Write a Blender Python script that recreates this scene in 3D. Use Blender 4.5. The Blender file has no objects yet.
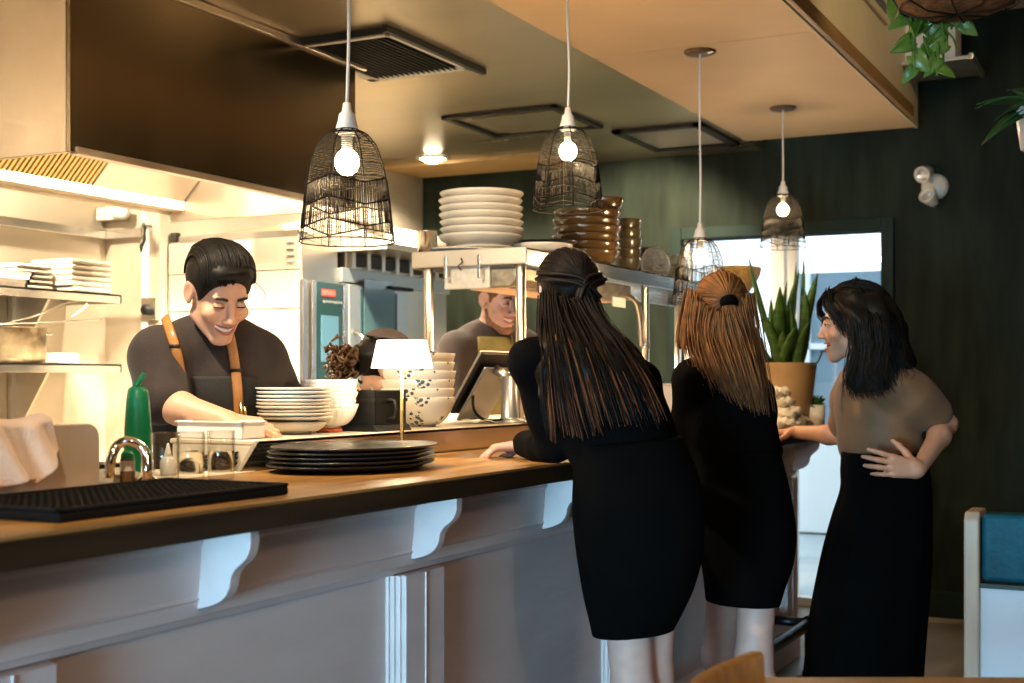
import bpy, bmesh, math, random
import numpy as np
from mathutils import Vector, Matrix

random.seed(7)
RNG = np.random.default_rng(11)
SC = bpy.context.scene
COL = SC.collection
PI = math.pi

# ---------------------------------------------------------------- camera frame
F, HORIZON, EYE = 1330.0, 380.0, 1.29
YAW = math.radians(26.84)
SN, CS = math.sin(YAW), math.cos(YAW)


def view(r, d, z):
    """lateral offset, distance along the view axis, height -> world"""
    return Vector((r * CS - d * SN, r * SN + d * CS, z))


def W(u, v, d):
    return view((u - 512) / F * d, d, EYE + (HORIZON - v) / F * d)


def Wx(u, v, x):
    a = (u - 512) / F
    return W(u, v, x / (-SN + a * CS))


def Wy(u, v, y):
    a = (u - 512) / F
    return W(u, v, y / (CS + a * SN))


def Wz(u, v, z):
    return W(u, v, (z - EYE) * F / (HORIZON - v))


# ---------------------------------------------------------------- materials
MATS = {}


def mat(name, col, rough=.5, metal=0., var=.0, scale=8., bump=0., bscale=40., spec=.5, stretch=(1, 1, 1),
        sheen=0., coat=0., trans=0., emis=None, estr=0., col2=None, sss=0., ior=1.45, alpha=1., rvar=0., object_space=True, detail=4.):
    m = bpy.data.materials.new(name)
    m.use_nodes = True
    nt = m.node_tree
    b = nt.nodes['Principled BSDF']
    b.inputs['Base Color'].default_value = (*col, 1)
    b.inputs['Roughness'].default_value = rough
    b.inputs['Metallic'].default_value = metal
    b.inputs['Specular IOR Level'].default_value = spec
    b.inputs['Sheen Weight'].default_value = sheen
    b.inputs['Coat Weight'].default_value = coat
    b.inputs['Transmission Weight'].default_value = trans
    b.inputs['IOR'].default_value = ior
    b.inputs['Subsurface Weight'].default_value = sss
    if sss:
        b.inputs['Subsurface Radius'].default_value = (.012, .005, .003)
    if emis:
        b.inputs['Emission Color'].default_value = (*emis, 1)
        b.inputs['Emission Strength'].default_value = estr
    tc = nt.nodes.new('ShaderNodeTexCoord')
    mp = nt.nodes.new('ShaderNodeMapping')
    mp.inputs['Scale'].default_value = stretch
    nt.links.new(tc.outputs['Object'], mp.inputs['Vector'])
    if var or col2 or rvar:
        n = nt.nodes.new('ShaderNodeTexNoise')
        n.inputs['Scale'].default_value = scale
        n.inputs['Detail'].default_value = detail
        nt.links.new(mp.outputs['Vector'], n.inputs['Vector'])
        if var or col2:
            r = nt.nodes.new('ShaderNodeValToRGB')
            c2 = col2 if col2 else tuple(max(0, c * (1 - var)) for c in col)
            c1 = col if col2 else tuple(min(1, c * (1 + var)) for c in col)
            r.color_ramp.elements[0].position = .3
            r.color_ramp.elements[1].position = .7
            r.color_ramp.elements[0].color = (*c2, 1)
            r.color_ramp.elements[1].color = (*c1, 1)
            nt.links.new(n.outputs['Fac'], r.inputs['Fac'])
            nt.links.new(r.outputs['Color'], b.inputs['Base Color'])
        if rvar:
            mr = nt.nodes.new('ShaderNodeMapRange')
            mr.inputs['To Min'].default_value = max(0, rough - rvar)
            mr.inputs['To Max'].default_value = min(1, rough + rvar)
            nt.links.new(n.outputs['Fac'], mr.inputs['Value'])
            nt.links.new(mr.outputs['Result'], b.inputs['Roughness'])
    if bump:
        n2 = nt.nodes.new('ShaderNodeTexNoise')
        n2.inputs['Scale'].default_value = bscale
        n2.inputs['Detail'].default_value = 3
        nt.links.new(mp.outputs['Vector'], n2.inputs['Vector'])
        bp = nt.nodes.new('ShaderNodeBump')
        bp.inputs['Strength'].default_value = bump
        bp.inputs['Distance'].default_value = .01
        nt.links.new(n2.outputs['Fac'], bp.inputs['Height'])
        nt.links.new(bp.outputs['Normal'], b.inputs['Normal'])
    MATS[name] = m
    return m


# ---------------------------------------------------------------- mesh builder
class MB:
    def __init__(s):
        s.v, s.f, s.sm = [], [], []

    def add(s, vs, fs, smooth=False, M=None):
        o = len(s.v)
        for p in vs:
            p = Vector(p)
            if M is not None:
                p = M @ p
            s.v.append((p.x, p.y, p.z))
        for f in fs:
            s.f.append([i + o for i in f])
            s.sm.append(smooth)
        return s

    def box(s, x0, x1, y0, y1, z0, z1, M=None):
        vs = [(x0, y0, z0), (x1, y0, z0), (x1, y1, z0), (x0, y1, z0), (x0, y0, z1), (x1, y0, z1), (x1, y1, z1), (x0, y1, z1)]
        fs = [(3, 2, 1, 0), (4, 5, 6, 7), (0, 1, 5, 4), (1, 2, 6, 5), (2, 3, 7, 6), (3, 0, 4, 7)]
        return s.add(vs, fs, False, M)

    def prism(s, poly, axis, a, b, smooth=False, M=None):
        """poly: 2-D points in the two other axes (in xyz order), extruded along axis from a to b"""
        n = len(poly)

        def mk(p, t):
            if axis == 'x': return (t, p[0], p[1])
            if axis == 'y': return (p[0], t, p[1])
            return (p[0], p[1], t)
        vs = [mk(p, a) for p in poly] + [mk(p, b) for p in poly]
        fs = [tuple(range(n))[::-1], tuple(range(n, 2 * n))]
        s.add(vs, fs, False, M)
        o = len(s.v) - 2 * n
        for i in range(n):
            j = (i + 1) % n
            s.f.append([o + i, o + j, o + n + j, o + n + i])
            s.sm.append(smooth)
        return s

    def lathe(s, prof, n=32, M=None, smooth=True, sx=1., sy=1., cap0=False, cap1=False, c=(0, 0, 0), wob=None):
        vs, fs = [], []
        for i, (r, z) in enumerate(prof):
            for k in range(n):
                a = 2 * PI * k / n
                rr = r * (wob(a, i) if wob else 1)
                vs.append((c[0] + rr * math.cos(a) * sx, c[1] + rr * math.sin(a) * sy, c[2] + z))
        for i in range(len(prof) - 1):
            for k in range(n):
                k2 = (k + 1) % n
                fs.append((i * n + k, i * n + k2, (i + 1) * n + k2, (i + 1) * n + k))
        if cap0: fs.append(tuple(range(n))[::-1])
        if cap1: fs.append(tuple((len(prof) - 1) * n + k for k in range(n)))
        return s.add(vs, fs, smooth, M)

    def tube(s, pts, r=.01, n=8, closed=False, caps=True, smooth=True, flat=1., M=None, up=None):
        pts = [Vector(p) for p in pts]
        m = len(pts)
        rs = r if hasattr(r, '__len__') else [r] * m
        vs, fs = [], []
        nrm = None
        for i in range(m):
            if closed:
                t = pts[(i + 1) % m] - pts[(i - 1) % m]
            else:
                t = pts[min(i + 1, m - 1)] - pts[max(i - 1, 0)]
            if t.length < 1e-9: t = Vector((0, 0, 1))
            t.normalize()
            if up is not None:
                nrm = Vector(up) - t * t.dot(Vector(up))
            elif nrm is None:
                nrm = t.orthogonal()
            else:
                nrm = nrm - t * t.dot(nrm)
            if nrm.length < 1e-6: nrm = t.orthogonal()
            nrm = nrm.normalized()
            bi = t.cross(nrm)
            for k in range(n):
                a = 2 * PI * k / n
                vs.append(pts[i] + nrm * (math.cos(a) * rs[i] * flat) + bi * (math.sin(a) * rs[i]))
        for i in range(m if closed else m - 1):
            j = (i + 1) % m
            for k in range(n):
                k2 = (k + 1) % n
                fs.append((i * n + k, i * n + k2, j * n + k2, j * n + k))
        if caps and not closed:
            fs.append(tuple(range(n))[::-1])
            fs.append(tuple((m - 1) * n + k for k in range(n)))
        return s.add(vs, fs, smooth, M)

    def grid(s, fn, nu, nv, smooth=True, M=None):
        vs = [fn(i / nu, j / nv) for j in range(nv + 1) for i in range(nu + 1)]
        fs = []
        for j in range(nv):
            for i in range(nu):
                a = j * (nu + 1) + i
                fs.append((a, a + 1, a + nu + 2, a + nu + 1))
        return s.add(vs, fs, smooth, M)

    def ball(s, c, r, nu=16, nv=10, M=None, R=None):
        rx, ry, rz = r if hasattr(r, '__len__') else (r, r, r)
        vs, fs = [], []
        for j in range(nv + 1):
            th = PI * j / nv
            for i in range(nu):
                a = 2 * PI * i / nu
                p = Vector((rx * math.sin(th) * math.cos(a), ry * math.sin(th) * math.sin(a), rz * math.cos(th)))
                if R is not None: p = R @ p
                vs.append(p + Vector(c))
        for j in range(nv):
            for i in range(nu):
                i2 = (i + 1) % nu
                fs.append((j * nu + i, (j + 1) * nu + i, (j + 1) * nu + i2, j * nu + i2))
        return s.add(vs, fs, True, M)

    def build(s, name, m, parent=None, bevel=0., seg=2, world=False, solid=0., sub=0, solidoff=0.):
        me = bpy.data.meshes.new(name)
        off = Vector((0, 0, 0))
        if parent is not None and world:
            off = Vector(parent.location)
            q = parent
            while q.parent is not None:
                q = q.parent
                off += Vector(q.location)
        vs = s.v if off.length == 0 else [(a - off.x, b - off.y, c - off.z) for a, b, c in s.v]
        me.from_pydata(vs, [], s.f)
        me.polygons.foreach_set('use_smooth', s.sm)
        me.validate()
        bm = bmesh.new(); bm.from_mesh(me)
        bmesh.ops.recalc_face_normals(bm, faces=bm.faces[:])
        bm.to_mesh(me); bm.free()
        me.update()
        if m is not None: me.materials.append(m)
        o = bpy.data.objects.new(name, me)
        COL.objects.link(o)
        if parent is not None: o.parent = parent
        if solid:
            md = o.modifiers.new('thickness', 'SOLIDIFY'); md.thickness = solid; md.offset = solidoff
        if sub:
            md = o.modifiers.new('smooth', 'SUBSURF'); md.levels = sub; md.render_levels = sub
        if bevel:
            md = o.modifiers.new('bevel', 'BEVEL'); md.width = bevel; md.segments = seg
            md.limit_method = 'ANGLE'; md.angle_limit = math.radians(40)
        return o


def tag(o, label=None, cat=None, group=None, kind=None):
    if label: o['label'] = label
    if cat: o['category'] = cat
    if group: o['group'] = group
    if kind: o['kind'] = kind
    return o


def thing(name, label, cat, loc=(0, 0, 0), rot=0., group=None):
    o = bpy.data.objects.new(name, None)
    o.empty_display_size = .05
    COL.objects.link(o)
    o.location = loc
    o.rotation_euler = (0, 0, rot)
    return tag(o, label, cat, group)


def single(name, label, cat, mb, m, loc=(0, 0, 0), rot=0., group=None, **k):
    o = mb.build(name, m, None, **k)
    o.location = loc
    o.rotation_euler = (0, 0, rot)
    return tag(o, label, cat, group)


def struct(name, mb, m, **k):
    return tag(mb.build(name, m, None, **k), kind='structure')


CHILDREN = {}


def dup(root, loc, rot=None, label=None, group=None):
    r = root.copy()
    COL.objects.link(r)
    r.location = loc
    if rot is not None: r.rotation_euler = (0, 0, rot)
    if label: r['label'] = label
    if group: r['group'] = group

    def rec(src, dst):
        for ch in list(src.children):
            c = ch.copy()
            COL.objects.link(c)
            c.parent = dst
            rec(ch, c)
    rec(root, r)
    return r


def catmull(pts, n=6):
    pts = [Vector(p) for p in pts]
    out = []
    m = len(pts)
    for i in range(m - 1):
        p0, p1, p2, p3 = pts[max(i - 1, 0)], pts[i], pts[i + 1], pts[min(i + 2, m - 1)]
        for k in range(n):
            t = k / n
            out.append(.5 * ((2 * p1) + (p2 - p0) * t + (2 * p0 - 5 * p1 + 4 * p2 - p3) * t * t + (3 * p1 - p0 - 3 * p2 + p3) * t ** 3))
    out.append(pts[-1])
    return out


def bez_loop(pts, n=6):
    """closed smooth 2-D outline through pts"""
    m = len(pts)
    out = []
    for i in range(m):
        p0, p1, p2, p3 = [Vector((*pts[(i + k) % m], 0)) for k in (-1, 0, 1, 2)]
        for k in range(n):
            t = k / n
            q = .5 * ((2 * p1) + (p2 - p0) * t + (2 * p0 - 5 * p1 + 4 * p2 - p3) * t * t + (3 * p1 - p0 - 3 * p2 + p3) * t ** 3)
            out.append((q.x, q.y))
    return out


# ---------------------------------------------------------------- smooth-union solids for bodies, cloth and hair
def A(v): return np.array(v, dtype=np.float64)


class Solid:
    def __init__(s):
        s.ops = []

    def cap(s, a, b, ra, rb=None, k=.02, sub=False):
        s.ops.append(('c', A(a), A(b), ra, ra if rb is None else rb, k, sub)); return s

    def chain(s, pts, rs, k=.02):
        for i in range(len(pts) - 1):
            s.cap(pts[i], pts[i + 1], rs[i], rs[i + 1], k)
        return s

    def ell(s, c, r, R=None, k=.02, sub=False):
        s.ops.append(('e', A(c), A(r), np.eye(3) if R is None else A(R), 0, k, sub)); return s

    def cut(s, p, n, k=.004):
        """remove everything on the side the normal points to"""
        n = A(n); s.ops.append(('p', A(p), n / np.linalg.norm(n), 0, 0, k, True)); return s

    def copy(s):
        t = Solid(); t.ops = list(s.ops); return t

    def grow(s, g):
        t = Solid()
        for o in s.ops:
            if o[0] == 'c': t.ops.append(('c', o[1], o[2], max(.001, o[3] + (-g if o[6] else g)), max(.001, o[4] + (-g if o[6] else g)), o[5], o[6]))
            elif o[0] == 'e': t.ops.append(('e', o[1], np.maximum(o[2] + (-g if o[6] else g), .001), o[3], 0, o[5], o[6]))
            else: t.ops.append(o)
        return t

    def bounds(s):
        lo, hi = np.full(3, 1e9), np.full(3, -1e9)
        for o in s.ops:
            if o[6] or o[0] == 'p': continue
            if o[0] == 'c':
                l, h = np.minimum(o[1] - o[3], o[2] - o[4]), np.maximum(o[1] + o[3], o[2] + o[4])
            else:
                e = np.sqrt(((o[3] * o[2][None, :]) ** 2).sum(1))
                l, h = o[1] - e, o[1] + e
            lo, hi = np.minimum(lo, l), np.maximum(hi, h)
        return lo, hi

    def dist(s, P, band):
        d = np.full(len(P), 1.0)
        for o in s.ops:
            k = o[5]
            if o[0] == 'p':
                q = (P - o[1]) @ o[2]
                h = np.clip(.5 - .5 * (d - q) / k, 0, 1)
                d = d + (q - d) * h + k * h * (1 - h)
                continue
            m = max(band, k) + .004
            if o[0] == 'c':
                l = np.minimum(o[1] - o[3], o[2] - o[4]) - m
                h = np.maximum(o[1] + o[3], o[2] + o[4]) + m
            else:
                e = np.sqrt(((o[3] * o[2][None, :]) ** 2).sum(1)) + m
                l, h = o[1] - e, o[1] + e
            idx = np.nonzero(((P > l) & (P < h)).all(1))[0]
            if len(idx) == 0: continue
            p = P[idx]
            if o[0] == 'c':
                ba = o[2] - o[1]
                L = max(ba @ ba, 1e-12)
                t = np.clip((p - o[1]) @ ba / L, 0, 1)
                q = np.linalg.norm(p - (o[1] + t[:, None] * ba), axis=1) - (o[3] + (o[4] - o[3]) * t)
            else:
                lp = (p - o[1]) @ o[3]
                k0 = np.linalg.norm(lp / o[2], axis=1)
                k1 = np.linalg.norm(lp / (o[2] ** 2), axis=1)
                q = np.where(k1 > 1e-9, k0 * (k0 - 1) / np.maximum(k1, 1e-9), -o[2].min())
            di = d[idx]
            if o[6]:
                q = -q
                h = np.clip(.5 - .5 * (di - q) / k, 0, 1)
                d[idx] = di + (q - di) * h + k * h * (1 - h)
            else:
                h = np.clip(.5 + .5 * (di - q) / k, 0, 1)
                d[idx] = di * h * 1 + q * (1 - h) - k * h * (1 - h) if False else q * h + di * (1 - h) - k * h * (1 - h)
        return d

    def mesh(s, name, m, parent, vox=.005, noise=None, keep=None, loc=None):
        """surface-net polygonisation; noise(P) adds to the distance; keep(P) returns a distance to intersect with"""
        lo, hi = s.bounds()
        lo, hi = lo - 4 * vox, hi + 4 * vox
        q = 4
        n = np.ceil((hi - lo) / (vox * q)).astype(int) + 1
        cs = vox * q

        def ev(P, band):
            d = s.dist(P, band)
            if noise is not None: d = d + noise(P)
            if keep is not None: d = np.maximum(d, keep(P))
            return d
        ax = [lo[i] + (np.arange(n[i]) + .5) * cs for i in range(3)]
        G = np.stack(np.meshgrid(*ax, indexing='ij'), -1).reshape(-1, 3)
        dc = ev(G, cs * 2.2).reshape(n)
        near = np.abs(dc) < cs * 1.9
        fine = np.repeat(np.repeat(np.repeat(dc, q, 0), q, 1), q, 2)
        fine = np.where(fine < 0, -1.0, 1.0)
        ci = np.argwhere(near)
        if len(ci) == 0: return None
        sub = np.stack(np.meshgrid(*[np.arange(q)] * 3, indexing='ij'), -1).reshape(-1, 3)
        I = (ci[:, None, :] * q + sub[None, :, :]).reshape(-1, 3)
        P = lo + (I + .5) * vox
        d = np.empty(len(P))
        for a in range(0, len(P), 400000):
            d[a:a + 400000] = ev(P[a:a + 400000], vox * 3)
        fine[I[:, 0], I[:, 1], I[:, 2]] = d
        V = fine
        S = V < 0
        nx, ny, nz = V.shape
        c = [S[i:nx - 1 + i, j:ny - 1 + j, k:nz - 1 + k] for i in (0, 1) for j in (0, 1) for k in (0, 1)]
        allc = c[0] & c[1] & c[2] & c[3] & c[4] & c[5] & c[6] & c[7]
        anyc = c[0] | c[1] | c[2] | c[3] | c[4] | c[5] | c[6] | c[7]
        mix = anyc & ~allc
        cells = np.argwhere(mix)
        idm = np.full(mix.shape, -1, dtype=np.int64)
        idm[mix] = np.arange(len(cells))
        acc = np.zeros((len(cells), 3)); cnt = np.zeros(len(cells))
        corners = [(i, j, k) for i in (0, 1) for j in (0, 1) for k in (0, 1)]
        cv = {cc: V[cells[:, 0] + cc[0], cells[:, 1] + cc[1], cells[:, 2] + cc[2]] for cc in corners}
        for a in corners:
            for ax_ in range(3):
                if a[ax_]: continue
                b = list(a); b[ax_] = 1; b = tuple(b)
                va, vb = cv[a], cv[b]
                cr = (va < 0) != (vb < 0)
                t = np.where(cr, va / np.where(cr, va - vb, 1), 0)
                p = np.tile(A(a), (len(cells), 1))
                p[:, ax_] = t
                acc[cr] += p[cr]; cnt[cr] += 1
        verts = lo + (cells + acc / cnt[:, None] + .5) * vox
        quads = []
        for ax_ in range(3):
            sl0 = [slice(None)] * 3; sl1 = [slice(None)] * 3
            sl0[ax_] = slice(0, -1); sl1[ax_] = slice(1, None)
            s0, s1 = S[tuple(sl0)], S[tuple(sl1)]
            e = np.argwhere(s0 != s1)
            o1, o2 = (ax_ + 1) % 3, (ax_ + 2) % 3
            ok = (e[:, o1] > 0) & (e[:, o2] > 0) & (e[:, o1] < V.shape[o1] - 1) & (e[:, o2] < V.shape[o2] - 1)
            e = e[ok]
            if not len(e): continue
            u1 = np.zeros(3, int); u1[o1] = 1
            u2 = np.zeros(3, int); u2[o2] = 1
            A0, A1, A2, A3 = e - u1 - u2, e - u2, e, e - u1
            qd = np.stack([idm[x[:, 0], x[:, 1], x[:, 2]] for x in (A0, A1, A2, A3)], 1)
            flip = ~S[e[:, 0], e[:, 1], e[:, 2]]
            qd[flip] = qd[flip][:, ::-1]
            quads.append(qd)
        quads = np.concatenate(quads)
        quads = quads[(quads >= 0).all(1)]
        off = np.zeros(3)
        if parent is not None:
            o_ = parent
            while o_ is not None:
                off = off + A(o_.location); o_ = o_.parent
        verts = verts - off
        me = bpy.data.meshes.new(name)
        me.vertices.add(len(verts)); me.vertices.foreach_set('co', verts.astype(np.float32).ravel())
        me.loops.add(len(quads) * 4); me.loops.foreach_set('vertex_index', quads.astype(np.int32).ravel())
        me.polygons.add(len(quads))
        me.polygons.foreach_set('loop_start', np.arange(0, len(quads) * 4, 4, dtype=np.int32))
        me.polygons.foreach_set('loop_total', np.full(len(quads), 4, dtype=np.int32))
        me.update(calc_edges=True)
        me.polygons.foreach_set('use_smooth', np.ones(len(quads), dtype=bool))
        me.validate()
        if m is not None: me.materials.append(m)
        o = bpy.data.objects.new(name, me)
        COL.objects.link(o)
        if parent is not None: o.parent = parent
        return o


def frame(fwd, up):
    """3x3 with columns right, forward, up"""
    f = Vector(fwd).normalized()
    u = Vector(up); u = (u - f * f.dot(u)).normalized()
    r = f.cross(u)
    return np.array([[r.x, f.x, u.x], [r.y, f.y, u.y], [r.z, f.z, u.z]])
# ================================================================ materials
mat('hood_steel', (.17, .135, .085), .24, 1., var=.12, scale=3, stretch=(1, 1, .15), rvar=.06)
mat('hood_side_steel', (.72, .62, .52), .33, 1., var=.10, scale=5, rvar=.10)
mat('steel', (.74, .69, .60), .34, 1., var=.08, scale=4, rvar=.08)
mat('wall_steel', (.70, .62, .50), .42, .55, var=.10, scale=2.5, rvar=.1)
mat('satin_steel', (.74, .65, .52), .48, .35, var=.08, scale=5)
mat('bright_steel', (.80, .78, .74), .22, 1., var=.05, scale=6, rvar=.05)
mat('chrome', (.88, .87, .85), .07, 1.)
mat('ceiling_steel', (.60, .51, .37), .30, .9, var=.14, scale=2, stretch=(.25, 1, 1), rvar=.08)
mat('dark_metal', (.03, .028, .022), .45, .6)
mat('iron_pipe', (.05, .05, .055), .32, .9, var=.3, scale=20, rvar=.1)
mat('vent_black', (.012, .012, .01), .5)
mat('white_paint', (.80, .78, .73), .45)
mat('soffit_paint', (.72, .52, .31), .62, var=.05, scale=2)
mat('cream_paint', (.70, .60, .40), .6, var=.06, scale=3)
mat('trim_wood', (.30, .17, .06), .5, var=.25, scale=6, stretch=(8, .6, 8))
mat('green_wall', (.0165, .0225, .0155), .7, var=.35, scale=5, stretch=(2.5, 1, .5), bump=.5, bscale=9, spec=.12)
mat('green_trim', (.014, .026, .021), .6, var=.15, scale=6, spec=.12)
mat('plaster', (.16, .14, .11), .8, var=.1, scale=3)
mat('floor_concrete', (.19, .15, .105), .42, var=.6, scale=2.2, stretch=(1, .45, 1), rvar=.14, detail=8., bump=.12, bscale=14)
mat('bar_paint', (.70, .59, .565), .40, var=.09, scale=7, stretch=(1, .25, 1), bump=.28, bscale=22)
mat('bar_wood', (.36, .185, .055), .33, var=.45, scale=5, stretch=(7, .5, 7), rvar=.1, detail=7.)
mat('bar_edge_wood', (.036, .020, .007), .42, var=.4, scale=5, stretch=(7, .5, 7), detail=7.)
mat('glass', (1, 1, 1), .0, trans=1., ior=1.11)
mat('frosted_glass', (.95, .90, .84), .06, trans=.86, ior=1.12)
mat('window_glass', (.97, 1, 1), .0, trans=1., ior=1.02)
mat('black_rubber', (.009, .009, .009), .8, bump=.2, bscale=90, spec=.12)
mat('black_plastic', (.009, .009, .009), .45, spec=.25)
mat('white_ceramic', (.84, .80, .73), .22, var=.03, scale=12, coat=.3)
mat('cream_ceramic', (.70, .62, .50), .30, var=.06, scale=14, coat=.2)
mat('brown_ceramic', (.060, .032, .011), .22, var=.4, scale=10, coat=.5)
mat('olive_ceramic', (.055, .042, .018), .25, var=.3, scale=10, coat=.5)
mat('black_ceramic', (.014, .014, .015), .30, var=.2, scale=10, coat=.3)
mat('red_clay', (.55, .12, .05), .5)
mat('white_plastic', (.82, .81, .78), .4)
mat('green_plastic', (.005, .20, .075), .38, var=.08, scale=6)
mat('cord_white', (.82, .77, .70), .5)
mat('wire_black', (.006, .005, .004), .8, spec=.1)
mat('brass', (.80, .58, .26), .25, 1.)
mat('bulb_glow', (1, .9, .7), .3, emis=(1., .78, .46), estr=38.)
mat('lamp_shade_glow', (.95, .92, .85), .6, emis=(1., .86, .66), estr=2.6)
mat('diffuser_glow', (.95, .93, .85), .5, emis=(1., .86, .60), estr=5.5)
mat('spot_glow', (1, .95, .8), .3, emis=(1., .83, .55), estr=60.)
mat('terracotta_tan', (.52, .33, .15), .55, var=.08, scale=10)
mat('snake_leaf', (.035, .105, .022), .38, col2=(.10, .22, .05), scale=14, stretch=(1, 1, 3.5), coat=.2)
mat('pothos_leaf', (.06, .20, .02), .36, col2=(.20, .36, .05), scale=16, coat=.25)
mat('dark_leaf', (.02, .075, .02), .4, col2=(.05, .13, .03), scale=20)
mat('coir', (.26, .12, .045), .9, var=.5, scale=40, bump=.9, bscale=70)
mat('wicker', (.50, .28, .075), .6, var=.45, scale=60, stretch=(1, 1, 2.5), bump=.9, bscale=110)
mat('linen', (.74, .66, .54), .85, var=.08, scale=10, bump=.25, bscale=160, sheen=.2)
mat('pink_towel', (.78, .56, .42), .9, var=.06, scale=8, bump=.3, bscale=180, sheen=.3)
mat('booth_wood', (.55, .42, .30), .45, var=.15, scale=6, stretch=(6, 6, .5))
mat('booth_laminate', (.62, .63, .66), .35, var=.04, scale=4)
mat('teal_leather', (.002, .085, .125), .5, var=.25, scale=14, bump=.2, bscale=60, spec=.25)
mat('chair_wood', (.52, .27, .07), .38, var=.2, scale=6, stretch=(1, 6, 6))
mat('screen_blue', (.06, .16, .22), .2, emis=(.22, .42, .52), estr=.35)
mat('oven_panel', (.012, .05, .055), .2, coat=.4)
mat('oven_glass', (.10, .20, .23), .12, coat=.5)
mat('logo_red', (.55, .05, .04), .4)
mat('grey_print', (.32, .36, .36), .5)
mat('pavement', (.36, .42, .45), .8, var=.15, scale=3)
mat('outside_white', (.86, .90, .92), .8)
mat('outside_blue', (.20, .30, .38), .6)
mat('soil', (.03, .02, .012), .95)
mat('paper', (.85, .80, .70), .8)
mat('food_pan_black', (.02, .019, .017), .4, .4)

def thin_glass(name, tint, rough, k=1.):
    m = bpy.data.materials.new(name); m.use_nodes = True
    n = m.node_tree; n.nodes.clear()
    out = n.nodes.new('ShaderNodeOutputMaterial'); mx = n.nodes.new('ShaderNodeMixShader'); tr = n.nodes.new('ShaderNodeBsdfTransparent')
    gl_ = n.nodes.new('ShaderNodeBsdfGlossy'); fr_n = n.nodes.new('ShaderNodeLayerWeight'); pw = n.nodes.new('ShaderNodeMath'); pw.operation = 'POWER'; pw.inputs[1].default_value = 2.6; mu = n.nodes.new('ShaderNodeMath'); mu.operation = 'MULTIPLY_ADD'; mu.inputs[2].default_value = .05
    tr.inputs['Color'].default_value = (*tint, 1); gl_.inputs['Roughness'].default_value = rough; fr_n.inputs['Blend'].default_value = .5; mu.inputs[1].default_value = .75 * k
    n.links.new(fr_n.outputs['Facing'], pw.inputs[0]); n.links.new(pw.outputs[0], mu.inputs[0]); n.links.new(mu.outputs[0], mx.inputs['Fac']); n.links.new(tr.outputs[0], mx.inputs[1]); n.links.new(gl_.outputs[0], mx.inputs[2]); n.links.new(mx.outputs[0], out.inputs['Surface'])
    MATS[name] = m
    return m


thin_glass('glass', (.965, .96, .94), .02, 1.1)
thin_glass('window_glass', (.97, .985, .99), .0, .2)

# ================================================================ room shell
XL, XF, XR = -4.8, -4.45, 2.6          # kitchen wall, its step behind the oven, right wall
YB, YP, YF = 7.5, 5.0, -3.0            # back wall, kitchen step, front wall
ZK, ZD = 2.62, 3.26                    # kitchen / soffit height, dining ceiling
DX0, DX1, DZ = -2.66, -1.50, 2.12      # glazed opening in the back wall

b = MB(); b.box(XL - .2, XR + .2, YF - .2, YB + .2, -.12, 0)
struct('floor', b, MATS['floor_concrete'])
b = MB()
b.box(XL - .15, XF - .0, YB, YB + .15, 0, ZD)
b.box(XF, DX0, YB, YB + .15, 0, ZD)
b.box(DX1, XR + .15, YB, YB + .15, 0, ZD)
b.box(DX0, DX1, YB, YB + .15, DZ, ZD)
struct('wall_back', b, MATS['green_wall'])
b = MB()
b.box(XL - .15, XL, YF, YP, 0, ZD)
b.box(XL - .15, XF, YP, YB, 0, ZD)
struct('wall_left', b, MATS['wall_steel'])
b = MB(); b.box(XR, XR + .15, YF, YB, 0, ZD + .1); struct('wall_right', b, MATS['plaster'])
# front wall with the big street window behind the photographer
b = MB()
WX0, WX1, WZ0, WZ1 = -1.35, 1.75, .35, 2.35
b.box(XL - .15, WX0, YF - .15, YF, 0, ZD + .1); b.box(WX1, XR + .15, YF - .15, YF, 0, ZD + .1)
b.box(WX0, WX1, YF - .15, YF, 0, WZ0); b.box(WX0, WX1, YF - .15, YF, WZ1, ZD + .1)
struct('wall_front', b, MATS['plaster'])
b = MB()
for x in (WX0, WX0 + 1.03, WX0 + 2.06, WX1 - .05): b.box(x, x + .05, YF - .11, YF - .04, WZ0, WZ1)
b.box(WX0, WX1, YF - .11, YF - .04, WZ0, WZ0 + .05); b.box(WX0, WX1, YF - .11, YF - .04, WZ1 - .05, WZ1)
struct('window_2', b, MATS['green_trim'])

b = MB(); b.box(XL - .15, -2.18, YF, YB, ZK, ZK + .10); struct('ceiling', b, MATS['ceiling_steel'])
SX0, SX1, SY1 = -2.18, -1.265, 7.2
b = MB(); b.box(SX0, SX1, YF, 5.045, ZK, ZD + .05); b.box(SX0, SX1, 5.05, SY1, ZK, ZD + .05)
struct('trim_1', b, MATS['soffit_paint'])['label'] = 'cream painted soffit over the bar'
b = MB(); b.box(SX1, SX1 + .012, YF, SY1, ZK - .006, ZD + .02); struct('trim_2', b, MATS['cream_paint'])
b = MB(); b.box(SX1 + .012, SX1 + .04, YF, 6.93, ZK, ZK + .06); struct('trim_3', b, MATS['trim_wood'], bevel=.004)
b = MB(); b.box(SX0 - .05, XR, YF, YB, ZD, ZD + .1)
struct('ceiling_2', b, MATS['cream_paint']).name = 'ceiling.001'
b = MB()
b.box(XF, DX0 - .06, YB - .015, YB, 0, .14); b.box(DX1 + .06, XR, YB - .015, YB, 0, .14)
struct('baseboard_back', b, MATS['green_trim'], bevel=.004)

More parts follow.
